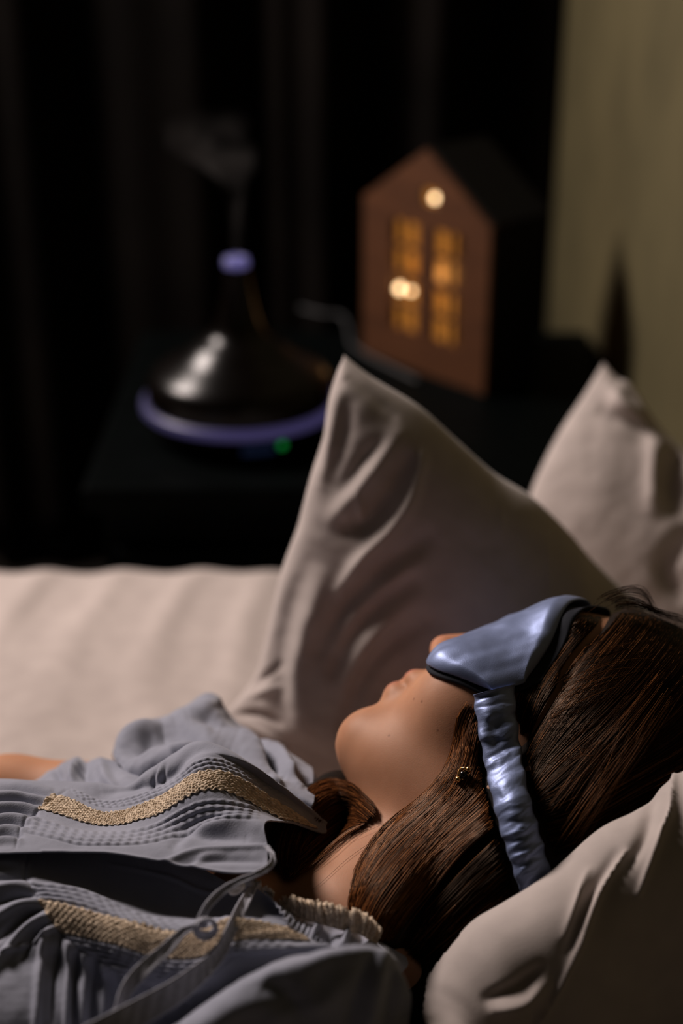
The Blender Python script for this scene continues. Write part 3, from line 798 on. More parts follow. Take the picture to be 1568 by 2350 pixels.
def join_patches(name, parts, mat, parent, thick=.0008):
    V = np.concatenate([p.reshape(-1, 3) for p in parts]); F = []; off = 0
    for p in parts:
        F.append(grid_faces(p.shape[0], p.shape[1], off)); off += p.shape[0]*p.shape[1]
    o = mesh_obj(name, V, np.concatenate(F), mat, parent)
    if thick:
        s = o.modifiers.new('thick', 'SOLIDIFY'); s.thickness = thick; s.offset = 0
    return o
blouse = join_patches('nightshirt', [XA, XB], M_blouse, person)

def lace_from(G, X, N, v0, v1, u0, u1, k, per=9, amp=3, name='lace_panel'):
    nv, nu = G.shape[:2]; a = v0/(k-1)*(nv-1); c = v1/(k-1)*(nv-1)
    m = 60; us = np.arange(int(u0*(nu-1)), int(u1*(nu-1))+1); out = np.zeros((m, len(us), 3))
    for i, q in enumerate(np.linspace(a, c, m)):
        e = 0.0
        f = i/(m-1)
        q = q + (np.where(f < .5, -1, 1)*(abs(f-.5)*2)**6*amp*(.5+.5*np.sin(us*2*np.pi/per)))
        q = np.clip(q, 0, nv-1.001); j = q.astype(int); w = (q-j)[:, None]
        P = X[j, us]*(1-w)+X[j+1, us]*w; n = N[j, us]
        s = np.stack([us*1.7, np.full(len(us), i*1.9)], -1)
        h = .0009 + .0006*vnoise(s, .35, 7) + .0005*np.sin(us*.9)*np.sin(i*.8)
        out[i] = P+n*h[:, None]
    return join_patches(name, [out], M_lace, blouse, .0004)
lace_from(GA, XA, NA, 3.0, 4.0, .325, .99, 8)
lace_from(GB, XB, NB, 3.0, 4.0, .285, .99, 10)

# --- near sleeve: full puffed sleeve over the near shoulder and arm
C_rows = [
    [(120, 2560, .74), (380, 2400, .735), (590, 2262, .73), (750, 2218, .73), (850, 2204, .735), (890, 2225, .74), (900, 2290, .74)],
    [(60, 2540, .69), (355, 2385, .685), (585, 2236, .68), (735, 2188, .675), (842, 2175, .68), (902, 2200, .685), (928, 2270, .695)],
    [(50, 2560, .66), (350, 2395, .66), (575, 2240, .655), (728, 2188, .65), (845, 2172, .655), (912, 2205, .665), (940, 2275, .672)],
    [(50, 2620, 0.649), (345, 2450, 0.649), (575, 2290, 0.646), (725, 2235, 0.644), (850, 2215, 0.649), (915, 2240, 0.659), (944, 2300, 0.669)],
    [(60, 2740, 0.648), (345, 2580, 0.648), (580, 2420, 0.648), (725, 2360, 0.648), (845, 2330, 0.654), (905, 2330, 0.666), (938, 2360, 0.678)],
    [(80, 2880, 0.665), (355, 2740, 0.665), (590, 2600, 0.665), (735, 2530, 0.667), (845, 2480, 0.675), (895, 2460, 0.685), (925, 2450, 0.695)],
    [(120, 3000, 0.692), (380, 2880, 0.692), (610, 2760, 0.692), (745, 2680, 0.692), (840, 2610, 0.692), (885, 2570, 0.697), (910, 2530, 0.702)],
]
C_folds = [([(880, 2190), (858, 2270), (838, 2380)], 14, .004), ([(850, 2200), (820, 2290), (800, 2400)], 16, -.004), ([(915, 2220), (900, 2290), (880, 2380)], 12, -.003),
           ([(600, 2260), (660, 2290), (700, 2340)], 30, -.005), ([(420, 2400), (560, 2310), (700, 2280)], 26, .003), ([(640, 2330), (740, 2300), (800, 2240)], 22, .003)]
GC, XC, NC = patch(C_rows, 260, 220, C_folds, seed=31, clampbody=False, noise=.0012)
sl1 = join_patches('sleeve', [XC], M_blouse, blouse)

# --- far sleeve: rumpled puff behind the chest, and its flared hem lying on the bed
D_rows = [
    [(285, 1770, .98), (320, 1725, 1.0), (420, 1700, 1.01), (500, 1665, 1.01), (590, 1715, .99), (690, 1770, .97), (745, 1810, .95)],
    [(268, 1742, .955), (305, 1676, .975), (395, 1652, .985), (478, 1603, .99), (555, 1672, .97), (640, 1720, .95), (722, 1775, .93)],
    [(262, 1726, .925), (298, 1670, .94), (392, 1646, .95), (480, 1598, .955), (545, 1664, .94), (634, 1708, .92), (716, 1766, .90)],
    [(266, 1742, .895), (312, 1696, .90), (395, 1684, .90), (475, 1662, .905), (552, 1700, .89), (632, 1748, .875), (722, 1800, .86)],
    [(285, 1768, .872), (330, 1738, .868), (405, 1716, .862), (478, 1704, .858), (568, 1748, .845), (640, 1796, .835), (722, 1838, .825)],
    [(296, 1800, .865), (345, 1785, .86), (420, 1760, .855), (485, 1745, .85), (570, 1790, .84), (640, 1835, .83), (705, 1870, .825)],
]
D_folds = [([(378, 1684), (450, 1692), (530, 1716), (610, 1775)], 15, -.014), ([(400, 1716), (478, 1706), (560, 1742), (640, 1796)], 10, .006), ([(272, 1738), (296, 1694), (340, 1674), (392, 1664)], 11, .007),
           ([(300, 1728), (335, 1700), (372, 1690)], 12, -.010), ([(392, 1656), (440, 1640), (492, 1612)], 14, .005), ([(440, 1650), (480, 1650), (540, 1684)], 12, -.006),
           ([(510, 1670), (570, 1700), (610, 1730)], 12, .006), ([(590, 1690), (620, 1730), (650, 1776)], 10, -.008), ([(635, 1715), (660, 1760), (690, 1800)], 10, .006), ([(660, 1780), (700, 1790), (720, 1800)], 9, -.006)]
GD, XD, ND = patch(D_rows, 220, 160, D_folds, seed=41, noise=.0016, clampbody=False)
E_rows = [
    [(60, 1815, 0.940), (140, 1768, 0.945), (200, 1758, 0.945), (280, 1762, 0.935), (330, 1790, 0.905)],
    [(70, 1800, 0.915), (138, 1752, 0.920), (200, 1744, 0.920), (275, 1750, 0.910), (320, 1780, 0.875)],
    [(85, 1815, 0.885), (150, 1780, 0.885), (210, 1776, 0.880), (280, 1780, 0.860), (325, 1805, 0.840)],
    [(95, 1850, 0.860), (165, 1830, 0.855), (230, 1825, 0.845), (290, 1822, 0.835), (335, 1840, 0.825)],
]
E_folds = [([(178, 1745), (165, 1780), (172, 1815)], 10, .005), ([(200, 1750), (195, 1780), (215, 1810)], 12, -.005), ([(230, 1750), (245, 1790), (270, 1815)], 12, .004), ([(130, 1765), (140, 1800)], 10, -.004)]
GE, XE, NE = patch(E_rows, 120, 80, E_folds, seed=51, noise=.0015, clampbody=False)
sl2 = join_patches('sleeve', [XD, XE], M_blouse, blouse)

# --- skirt of the nightshirt over hips and legs (outside the picture to the left)
def skirt_sdf(P):
    Q = to_frame(P, PIT, (BD, BS, BN)); T = [Q[0], np.abs(Q[1]), Q[2]]
    d = sd_ell(Q, (.17, .035, -.100), (.215, .105, .080))
    d = smin(d, sd_ell(Q, (.46, .03, -.100), (.20, .125, .080)), .08)
    d = smin(d, sd_cap(T, (.52, .085, -.095), (.92, .10, -.085), .082, .060), .12)-.016
    d = np.abs(d)-.006
    return np.maximum(np.maximum(d, .24-Q[0]), Q[0]-.86)
xs2 = axis_steps([(-1.05, -.18, .007)]); ys2 = axis_steps([(.10, .85, .007)]); zs2 = axis_steps([(z0-.05, z0+.24, .007)])
SV, SQ = build_sdf(skirt_sdf, xs2, ys2, zs2, 2)
mesh_obj('skirt', SV, SQ, M_blouse, blouse)

# --- collar with gathered edge and lace ruffle on the near side of the neck
K_rows = [
    [(600, 2040, .752), (660, 2098, .745), (720, 2116, .742), (780, 2128, .74), (850, 2150, .742), (930, 2195, .75)],
    [(610, 2050, .738), (668, 2108, .732), (725, 2132, .728), (785, 2146, .726), (852, 2165, .728), (935, 2215, .74)],
    [(640, 2085, .722), (690, 2135, .718), (735, 2168, .712), (790, 2176, .712), (850, 2185, .714), (920, 2235, .73)],
    [(660, 2120, .712), (715, 2170, .708), (750, 2200, .706), (800, 2205, .706), (850, 2215, .708), (910, 2260, .72)],
]
K_folds = [([(735, 2120), (722, 2140), (712, 2160)], 7, .003), ([(800, 2128), (795, 2150), (784, 2180)], 6, .005), ([(760, 2135), (755, 2160), (760, 2180)], 14, -.005), ([(830, 2150), (825, 2170), (830, 2190)], 10, -.004),
           ([(690, 2130), (730, 2166), (790, 2178)], 5, .0025)]
kx = lambda x, y: .0009*np.sin(x*.42+y*.2)*np.exp(-((y-(2070+(x-600)*.66))/14)**2)
GK, XK, NK = patch(K_rows, 200, 90, K_folds, seed=61, noise=.0006, clampbody=True, gap=.004, extra=kx)
collar = join_patches('collar', [XK], M_blouse, blouse)
# lace ruffle: a narrow pleated strip with a picot edge
def ruffle(P0, P1, n, name):
    a = catmull(P0, n); c = catmull(P1, n); m = 22; out = np.zeros((m, n, 3)); s = np.arange(n)
    for i in range(m):
        f = i/(m-1); g = a*(1-f)+c*f
        f2 = f - .10*(.5+.5*np.sin(s*2*np.pi/9))*(f < .12)
        X = cp(g[:, 0], g[:, 1] - (9*(.5+.5*np.sin(s*2*np.pi/8)) if i == 0 else 0), g[:, 2])
        amp = (1-f)**.7
        off = (.0026*np.sin(s*.21+2*np.sin(s*.05))+.0012*np.sin(s*.55+1.0))*amp + .0010*vnoise(np.stack([s*1.0, np.full(n, i*3.)], -1), .28, 4)
        out[i] = X - off[:, None]*FWD + (off*.7)[:, None]*RGT
    return join_patches(name, [out], M_lace, blouse, .0004)
ruffle([(648, 2082, .738), (668, 2062, .735), (700, 2072, .732), (740, 2076, .728), (790, 2088, .726), (835, 2100, .728), (872, 2136, .735)],
       [(650, 2108, .738), (672, 2102, .735), (710, 2112, .731), (748, 2124, .727), (790, 2136, .725), (830, 2146, .727), (862, 2170, .735)], 420, 'lace_trim')
ruffle([(578, 2024, .744), (592, 2026, .743), (610, 2040, .741), (628, 2056, .739)], [(582, 2034, .745), (594, 2042, .744), (610, 2054, .742), (626, 2068, .74)], 90, 'lace_trim')

# --- ties: narrow ribbons
def ribbon(name, pts, w, thick, mat, parent, twist=None, n=140):
    """pts (px,py,t); w half-width in m (scalar or list)"""
    G = catmull(np.array([p[:3] for p in pts]), n); P = cp(G[:, 0], G[:, 1], G[:, 2])
    hw = catmull(np.array(w, float).reshape(-1, 1), n)[:, 0] if np.ndim(w) else np.full(n, w)
    tw = catmull(np.array(twist, float).reshape(-1, 1), n)[:, 0] if twist is not None else np.zeros(n)
    T = np.gradient(P, axis=0); T /= np.linalg.norm(T, axis=1, keepdims=True)
    up = (CAM-P); up /= np.linalg.norm(up, axis=1, keepdims=True); up = up*.6+np.array([0, -.1, .8])
    S = np.cross(T, up); S /= np.linalg.norm(S, axis=1, keepdims=True); Nn = np.cross(S, T)
    A = S*np.cos(tw)[:, None]+Nn*np.sin(tw)[:, None]; Bn = np.cross(A, T)
    m = 9; out = np.zeros((m, n, 3)); q = np.linspace(-1, 1, m)
    for i in range(m): out[i] = P+A*(hw*q[i])[:, None]+Bn*((.0009*abs(q[i])**3)+.0002*np.sin(np.arange(n)*.9+i))[:, None]
    return join_patches(name, [out], mat, parent, thick)
ribbon('tie', [(611, 1944, .728), (624, 1962, .722), (622, 1984, .716), (592, 2006, .71), (545, 2026, .708), (505, 2050, .705), (476, 2080, .70), (460, 2112, .697), (452, 2128, .695), (420, 2140, .692), (378, 2182, .685), (330, 2224, .679), (292, 2268, .674), (268, 2320, .668), (245, 2370, .662), (215, 2440, .66)],
       [.0011, .0012, .0013, .0014, .0016, .0018, .0017, .0016, .0016, .0020, .0030, .0034, .0032, .0026, .0026, .003], .0008, M_tie, blouse, twist=[.2, .5, .4, 0, 0, .2, .3, 0, -.2, 0, .1, .1, .5, .9, .9, .8])
ribbon('tie', [(586, 2024, .742), (568, 2058, .726), (548, 2094, .712), (528, 2136, .70), (510, 2176, .692), (488, 2206, .686), (455, 2236, .679), (400, 2278, .670), (330, 2318, .662), (262, 2352, .655), (150, 2410, .65)],
       [.0018, .0024, .0028, .0028, .0030, .0036, .0046, .0056, .0060, .0058, .006], .0008, M_tie, blouse, twist=[.2, .2, .5, .6, .4, .3, .4, .5, .5, .5, .5])
# small curl of the knot
ang = np.linspace(-.6, 2*math.pi*.93, 26)
ribbon('tie', [(468+19*math.cos(a)+4, 2126+19*math.sin(a)*.95+3, .691+.004*math.sin(a+1)) for a in ang], .0021, .0008, M_tie, blouse, twist=[.9]*6, n=120)
kb = bmesh.new(); bmesh.ops.create_uvsphere(kb, u_segments=24, v_segments=16, radius=1)
c = cp(462, 2120, .692)
for v in kb.verts:
    q = np.array(v.co); v.co = Vector(c+q[0]*.0034*RGT+q[1]*.0024*UPC+q[2]*.0024*BK+.0003*math.sin(9*q[0])*UPC)
tag(bm_obj('knot', kb, M_tie, blouse, smooth=True), 'small knot joining the ties')
M_pearl, nt, b = new_mat('pearl_button'); b.inputs['Base Color'].default_value = (.62, .57, .52, 1); pset(b, Roughness=.25)
kb = bmesh.new(); bmesh.ops.create_uvsphere(kb, u_segments=32, v_segments=20, radius=1)
c = cp(544, 2040, .728); e1_ = (RGT*.85+UPC*.5); e1_ /= np.linalg.norm(e1_); e3_ = BK; e2_ = np.cross(e3_, e1_)
for v in kb.verts:
    q = np.array(v.co); r = math.hypot(q[0], q[1])
    v.co = Vector(c+q[0]*.0046*e1_+q[1]*.0027*e2_+q[2]*.0018*(1-.45*math.exp(-(r/.45)**2))*e3_)
tag(bm_obj('button', kb, M_pearl, blouse, smooth=True), 'small pearly oval button')
kb = bmesh.new(); bmesh.ops.create_uvsphere(kb, u_segments=20, v_segments=14, radius=1); c = cp(566, 2030, .735)
for v in kb.verts:
    q = np.array(v.co); v.co = Vector(c+q*np.array([.003, .002, .0024])*(1+.1*math.sin(14*q[0])))
tag(bm_obj('button_loop', kb, M_tie, blouse, smooth=True), 'bunched cloth loop beside the button')
# ------------------------------------------------------------------ hair: a soft mass with thousands of strands lying on it
tm_b2 = make_tmap(body_bvh, 560, 1760, 1280, 2440, 12, 3.0)
def bt(px, py, dt=0.0, dflt=.82):
    t = float(tm_b2(px, py)); return (t if t < 1.2 else dflt)+dt
LOCKS = []
def lock(path, r):
    P = [cp(x, y, bt(x, y, d)) for x, y, d in path]
    rr = np.linspace(r[0], r[1], len(P))
    for i in range(len(P)-1): LOCKS.append((P[i], P[i+1], rr[i], rr[i+1]))
lock([(1120, 1640, .004), (1090, 1720, .002), (1050, 1800, .002), (970, 1885, .002), (900, 1965, .002), (858, 2050, .003), (845, 2135, .004)], (.007, .010))
lock([(1160, 1780, .006), (1100, 1850, .004), (1010, 1940, .003), (930, 2030, .003), (885, 2120, .004)], (.013, .014))
lock([(1190, 1870, .012), (1120, 1960, .012), (1040, 2050, .012), (970, 2140, .012)], (.02, .018))
def lock3(path, r):
    P = [cp(*p) for p in path]; rr = np.linspace(r[0], r[1], len(P))
    for i in range(len(P)-1): LOCKS.append((P[i], P[i+1], rr[i], rr[i+1]))
lock3([(1290, 1880, .80), (1160, 1990, .79), (1040, 2110, .785), (970, 2200, .785), (935, 2320, .765)], (.040, .024))
lock3([(1420, 1850, .815), (1290, 1930, .80), (1180, 2030, .79)], (.04, .03))
FAR = [(920, 1860, .895), (845, 1838, .888), (775, 1836, .878), (715, 1866, .855), (678, 1920, .838), (655, 1970, .825)]
lock3([(860, 1878, .905), (805, 1938, .875), (735, 1985, .85), (672, 2012, .83)], (.020, .016))
lock3(FAR, (.017, .011))
def hair_sdf(P):
    Q = to_frame(P, HC, (HU, HF, HL))
    d = sd_ell(Q, (.034, -.008, 0), (.101, .105, .084))
    d = smax(d, Q[1]-(.031+.62*Q[0]-.10*np.abs(Q[2])), .012)
    for a, b_, ra, rb in LOCKS[:-(len(FAR)-1)]: d = smin(d, sd_cap(P, a, b_, ra, rb), .010)
    for a, b_, ra, rb in LOCKS[-(len(FAR)-1):]: d = smin(d, sd_cap(P, a, b_, ra, rb), .012)
    return d
hx = axis_steps([(-.06, .36, .0035)]); hy = axis_steps([(.44, .92, .0035)]); hz = axis_steps([(z0-.02, z0+.34, .0035)])
HV, HQ = build_sdf(hair_sdf, hx, hy, hz, 2)
M_hairbase, nt, b = new_mat('dark_brown_hair_mass'); add_noise_color(nt, b, (.010, .006, .004), (.022, .012, .007), 60, 3); pset(b, Roughness=.7, Specular_IOR_Level=.15)
hair = mesh_obj('hair', HV, HQ, M_hairbase, person)
tag(hair, 'long brown hair spread over pillow and shoulder')
allV = np.concatenate([BV, HV]); allF = [tuple(int(i) for i in q) for q in BQ]+[tuple(int(i)+len(BV) for i in q) for q in HQ]
hair_bvh = BVHTree.FromPolygons([Vector(v) for v in allV], allF)
tm_h = make_tmap(hair_bvh, 560, 1760, 1280, 2440, 6, .90)

def strands(name, guides, n, mat, off=(.0, .004), rad=(.00010, .00019), clumps=120, jit=10, pts=18, lift=0.0, seed=0, along=None, tfix=None, tipfade=.25):
    g = np.random.default_rng(seed)
    K = len(guides); GP = np.stack([catmull(np.array(q, float), pts) for q in guides])          # K,pts,2(+t)
    def guide(s):
        s = np.clip(s, 0, K-1.0001); i = s.astype(int); f = (s-i)[:, None, None]
        return GP[i]*(1-f)+GP[i+1]*f
    cs = g.uniform(0, K-1, clumps); cj = g.normal(0, jit*.6, (clumps, 2)); cf = g.uniform(0, 2*np.pi, clumps); ca = g.uniform(2, 9, clumps)
    ci = g.integers(0, clumps, n)
    s = cs[ci]+g.normal(0, .07*K/4, n); P = guide(s).copy()
    v = np.linspace(0, 1, pts)
    C = guide(cs[ci])
    pull = (.15+.65*v**.8)[None, :, None]*g.uniform(.3, 1.0, n)[:, None, None]
    P[..., :2] = P[..., :2]*(1-pull)+(C[..., :2]+cj[ci][:, None, :])*pull + g.normal(0, jit*.35, (n, 1, 2))*(.4+.6*v[None, :, None])
    ph = g.uniform(0, 2*np.pi, (n, 1)); wob = g.uniform(.5, 3.5, (n, 1))
    T0 = np.gradient(P[..., :2], axis=1); T0 /= np.linalg.norm(T0, axis=-1, keepdims=True)+1e-9
    nrm = np.stack([-T0[..., 1], T0[..., 0]], -1)
    P[..., :2] += nrm*((wob*np.sin(3.2*v[None]+ph)+ ca[ci][:, None]*np.sin(4*v[None]+cf[ci][:, None]))*v[None])[..., None]
    # cut each strand to a random piece of its guide
    a = g.uniform(0, .12, n) if along is None else g.uniform(along[0], along[1], n)
    e = np.clip(g.normal(.93, .12, n), a+.25, 1.0)
    q = a[:, None]+(e-a)[:, None]*np.linspace(0, 1, pts)[None]
    qi = np.clip(q*(pts-1), 0, pts-1.001); i0 = qi.astype(int); f = (qi-i0)[..., None]; r_ = np.arange(n)[:, None]
    P = P[r_, i0]*(1-f)+P[r_, i0+1]*f
    if tfix is None:
        t = tm_h(P[..., 0], P[..., 1])
        for _ in range(2): t[:, 1:-1] = .25*t[:, :-2]+.5*t[:, 1:-1]+.25*t[:, 2:]
        tt = tm_h(P[..., 0], P[..., 1]); t = np.minimum(t, tt)
    else: t = P[..., 2]
    o = g.uniform(off[0], off[1], (n, 1))*(.6+.4*np.sin(np.pi*v)[None]) + lift*v[None]
    X = cp(P[..., 0], P[..., 1], t-o)
    if off[1] < .02 and not name.endswith('loose'):
        ins = in_mask(P[..., 0], P[..., 1]); out_ = ~ins
        keep = out_.any(1); X = X[keep]; out_ = out_[keep]; n = len(X)
        i0_ = np.zeros(n, int); i1_ = np.zeros(n, int); best_ = np.zeros(n, int); run = np.zeros(n, int)
        for k in range(pts):                       # keep the longest piece that is clear of the mask
            run = np.where(out_[:, k], run+1, 0); m_ = run > best_
            best_ = np.where(m_, run, best_); i1_ = np.where(m_, k, i1_); i0_ = np.where(m_, k-run+1, i0_)
        ix = np.clip(np.arange(pts)[None], i0_[:, None], i1_[:, None]); X = X[np.arange(n)[:, None], ix]
    T = np.gradient(X, axis=1); T /= np.linalg.norm(T, axis=-1, keepdims=True)+1e-12
    A = np.cross(T, BK); A /= np.linalg.norm(A, axis=-1, keepdims=True)+1e-12; Bn = np.cross(T, A)
    rr = g.uniform(rad[0], rad[1], (n, 1))*(1-(1-.3)*np.clip((v-1+tipfade)/tipfade, 0, 1))[None]
    V = np.stack([X+rr[..., None]*(math.cos(k*2.0944)*A+math.sin(k*2.0944)*Bn) for k in range(3)], 2)   # n,pts,3,3
    idx = np.arange(n*pts*3).reshape(n, pts, 3); F = []
    for k in range(3):
        k2 = (k+1) % 3
        F.append(np.stack([idx[:, :-1, k], idx[:, :-1, k2], idx[:, 1:, k2], idx[:, 1:, k]], -1).reshape(-1, 4))
    o_ = mesh_obj(name, V.reshape(-1, 3), np.concatenate(F), mat, hair)
    o_['kind'] = 'stuff'
    return o_
def hair_mat(name, cols, spec):
    m, nt, b = new_mat(name)
    geo = nt.nodes.new('ShaderNodeNewGeometry'); rp = nt.nodes.new('ShaderNodeValToRGB')
    while len(rp.color_ramp.elements) < len(cols): rp.color_ramp.elements.new(.5)
    for e, (p, c) in zip(rp.color_ramp.elements, cols): e.position = p; e.color = (*c, 1)
    nt.links.new(geo.outputs['Random Per Island'], rp.inputs['Fac']); nt.links.new(rp.outputs['Color'], b.inputs['Base Color'])
    pset(b, Roughness=.33, Specular_IOR_Level=spec, Specular_Tint=(1.0, .58, .30, 1)); return m
M_h1 = hair_mat('brown_hair', [(0, (.003, .0011, .0005)), (.58, (.008, .0029, .0012)), (.85, (.046, .017, .0054)), (1, (.26, .107, .036))], .2)
M_h2 = hair_mat('auburn_hair', [(0, (.014, .0045, .0015)), (.4, (.065, .0215, .0066)), (.8, (.19, .068, .020)), (1, (.40, .165, .054))], .22)
# ------------------------------------------------------------------ sleep mask
M_satin, nt, b = new_mat('blue_satin')
add_noise_color(nt, b, (.225, .275, .44), (.26, .31, .485), 30, 3)
pset(b, Metallic=.5, Roughness=.5, Specular_IOR_Level=.5, Sheen_Weight=.05); add_bump(nt, b, 1600, .22, .0003, 2)
M_lin, nt, b = new_mat('navy_lining_shade'); b.inputs['Base Color'].default_value = (.012, .014, .024, 1); pset(b, Roughness=.85)
ph_c = np.array([0, 8, 15, 21, 28, 36, 42, 48, 53.]); lo_c = np.array([.024, .019, -.004, -.027, -.0335, -.0300, -.0215, -.013, -.007]); hi_c = np.array([.075, .0735, .069, .0625, .054, .042, .032, .0195, .0085])
def mask_grid(nphi, nvv, grow=0.0, growhi=0.0):
    ph = np.linspace(-53, 53, nphi)
    lo_ = np.interp(np.abs(ph), ph_c, lo_c)-grow; hi_ = np.interp(np.abs(ph), ph_c, hi_c)+growhi
    k = np.ones(7)/7
    lo_ = np.convolve(np.pad(lo_, 3, 'edge'), k, 'valid'); hi_ = np.convolve(np.pad(hi_, 3, 'edge'), k, 'valid')
    v = np.linspace(0, 1, nvv)[:, None]; Ug = lo_[None]*(1-v)+hi_[None]*v
    Ph = np.radians(np.broadcast_to(ph, Ug.shape)); R = np.zeros_like(Ug)
    for j in range(nvv):
        for i in range(nphi):
            dv = math.cos(Ph[j, i])*HF+math.sin(Ph[j, i])*HL; o = HC+Ug[j, i]*HU
            h = hair_bvh.ray_cast(Vector(o+dv*.25), Vector(-dv))
            R[j, i] = .25-h[3] if h[0] is not None else .09
    return Ug, Ph, R
Ug, Ph, Rb = mask_grid(121, 61)
def blur(R, n):
    for _ in range(n):
        P = np.pad(R, 1, 'edge'); R = (P[1:-1, 1:-1]*2+P[:-2, 1:-1]+P[2:, 1:-1]+P[1:-1, :-2]+P[1:-1, 2:])/6
    return R
Rs = np.maximum(blur(Rb, 90), Rb)
Rs = np.maximum(blur(Rs, 40), Rb+.0005)
Rs = blur(Rs, 45)+.0015
vv = np.linspace(0, 1, 61)[:, None]; uu = np.linspace(0, 1, 121)[None, :]
edge = np.clip(np.minimum(np.minimum(vv, 1-vv)*61/7, np.minimum(uu, 1-uu)*121/7), 0, 1); pad = np.sin(edge*np.pi/2)**.8
def head_pt(U_, Ph_, R_): return HC + U_[..., None]*HU + (R_*np.cos(Ph_))[..., None]*HF + (R_*np.sin(Ph_))[..., None]*HL
wr_ = np.zeros_like(Rs)
phd = np.degrees(Ph)
# puckers where the strap is sewn in, and gentle gathers along the lower edge
for sg in (-1, 1):
    for q, (c0, u0_, w_, a_) in enumerate([(44, .014, 2.2, .0012), (47, .004, 1.8, -.0011), (41, .000, 2.0, .0009), (38, -.012, 2.0, -.0009), (33, -.022, 2.2, .0009), (29, -.024, 1.6, -.0008), (36, .022, 2.0, -.0009), (40, .024, 1.8, .001), (24, -.022, 1.8, .0008)]):
        wr_ += a_*np.exp(-((phd*sg-c0)/w_)**2)*np.exp(-((Ug-u0_)/.016)**2)
XF = head_pt(Ug, Ph, Rs+.0030+.0042*pad+wr_*.6+.0004*vnoise(np.stack([Ug*40, phd*.08], -1), 3.0, 3))
XB_ = head_pt(Ug, Ph, Rs+.0022)
mV = np.concatenate([XF.reshape(-1, 3), XB_.reshape(-1, 3)]); nn_ = 121*61; F = [grid_faces(61, 121), grid_faces(61, 121, nn_, True)]
def rim(nv, nu, off):
    a = [j*nu for j in range(nv)]+[(nv-1)*nu+i for i in range(1, nu)]+[j*nu+nu-1 for j in range(nv-2, -1, -1)]+[i for i in range(nu-2, 0, -1)]
    return np.array([(a[i], a[(i+1) % len(a)], a[(i+1) % len(a)]+off, a[i]+off) for i in range(len(a))])
F.append(rim(61, 121, nn_))
mask = mesh_obj('sleep_mask', mV, np.concatenate(F), M_satin)
tag(mask, 'blue satin sleep mask with a ruched strap covering the sleeping woman\'s eyes', 'sleep mask')
Ul, Pl, Rl = mask_grid(91, 41, .0018, .0085)  # lining grown past the upper edge as a dark band for the mask's shade
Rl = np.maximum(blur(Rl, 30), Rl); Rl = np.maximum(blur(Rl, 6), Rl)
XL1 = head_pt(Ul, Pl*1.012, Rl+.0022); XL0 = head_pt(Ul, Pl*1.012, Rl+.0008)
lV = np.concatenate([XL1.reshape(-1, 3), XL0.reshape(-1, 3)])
tag(mesh_obj('lining', lV, np.concatenate([grid_faces(41, 91), grid_faces(41, 91, 41*91, True), rim(41, 91, 41*91)]), M_lin, mask), 'dark lining, its widened edge standing in for shade on the hair')
# ruched strap over the hair, round to the pillow
SL = catmull(np.array([(1086, 1594), (1094, 1650), (1106, 1720), (1118, 1780), (1134, 1850), (1150, 1910), (1170, 1970), (1188, 2030), (1204, 2090)], float), 200)
SR = catmull(np.array([(1182, 1570), (1184, 1630), (1192, 1690), (1200, 1750), (1214, 1820), (1230, 1880), (1247, 1940), (1264, 2000), (1282, 2060)], float), 200)
m = 60; q = np.linspace(0, 1, m)[None, :, None]; sS = np.arange(200)
ph_s = np.cumsum(rng.uniform(.16, .42, 200))
SL = SL + np.stack([2.0*np.sin(ph_s*1.0), 0*ph_s], -1); SR = SR + np.stack([2.0*np.sin(ph_s*1.0+2.1), 0*ph_s], -1)
SG = SL[:, None]*(1-q)+SR[:, None]*q
ts = tm_h(SG[..., 0], SG[..., 1]); tsm = ts.copy()
for _ in range(60):
    P_ = np.pad(tsm, 1, 'edge'); tsm = (P_[1:-1, 1:-1]*2+P_[:-2, 1:-1]+P_[2:, 1:-1]+P_[1:-1, :-2]+P_[1:-1, 2:])/6
ts = np.minimum(tsm, ts+.001)
ts = ts + .004*np.clip((np.linspace(0, 1, 200)[:, None]-.84)/.16, 0, 1)**1.5
cross_ = np.sin(np.linspace(0, 1, m)*np.pi)**.55
X0 = cp(SG[..., 0], SG[..., 1], ts-.0072-.0058*cross_[None]); NS = grid_normals(X0)
qq = np.linspace(0, 1, m)[None]
kn_ = vnoise(np.stack([np.broadcast_to(sS[:, None]*1.0, (200, m)), np.broadcast_to(qq*22, (200, m))], -1), .16, 6)
ph_q = ph_s[:, None]+.55*np.sin(qq*2.6+sS[:, None]*.07)+.9*kn_+.8*qq
ru = .0014*(.62-np.abs(np.sin(ph_q*.5))**.75)*(.75+.5*vnoise(np.stack([np.broadcast_to(sS[:, None]*1.0, (200, m)), np.broadcast_to(qq*30, (200, m))], -1), .06, 16))
ru += .0004*np.sin(ph_q*1.7+1.0)
X1 = X0+NS*(ru*(.35+.65*cross_[None]))[..., None]
XBk = cp(SG[..., 0], SG[..., 1], ts-.0066)
sV = np.concatenate([X1.reshape(-1, 3), XBk.reshape(-1, 3)])
strap = mesh_obj('strap', sV, np.concatenate([grid_faces(200, m), grid_faces(200, m, 200*m, True), rim(200, m, 200*m)]), M_satin, mask)
tag(strap, 'ruched elastic strap')

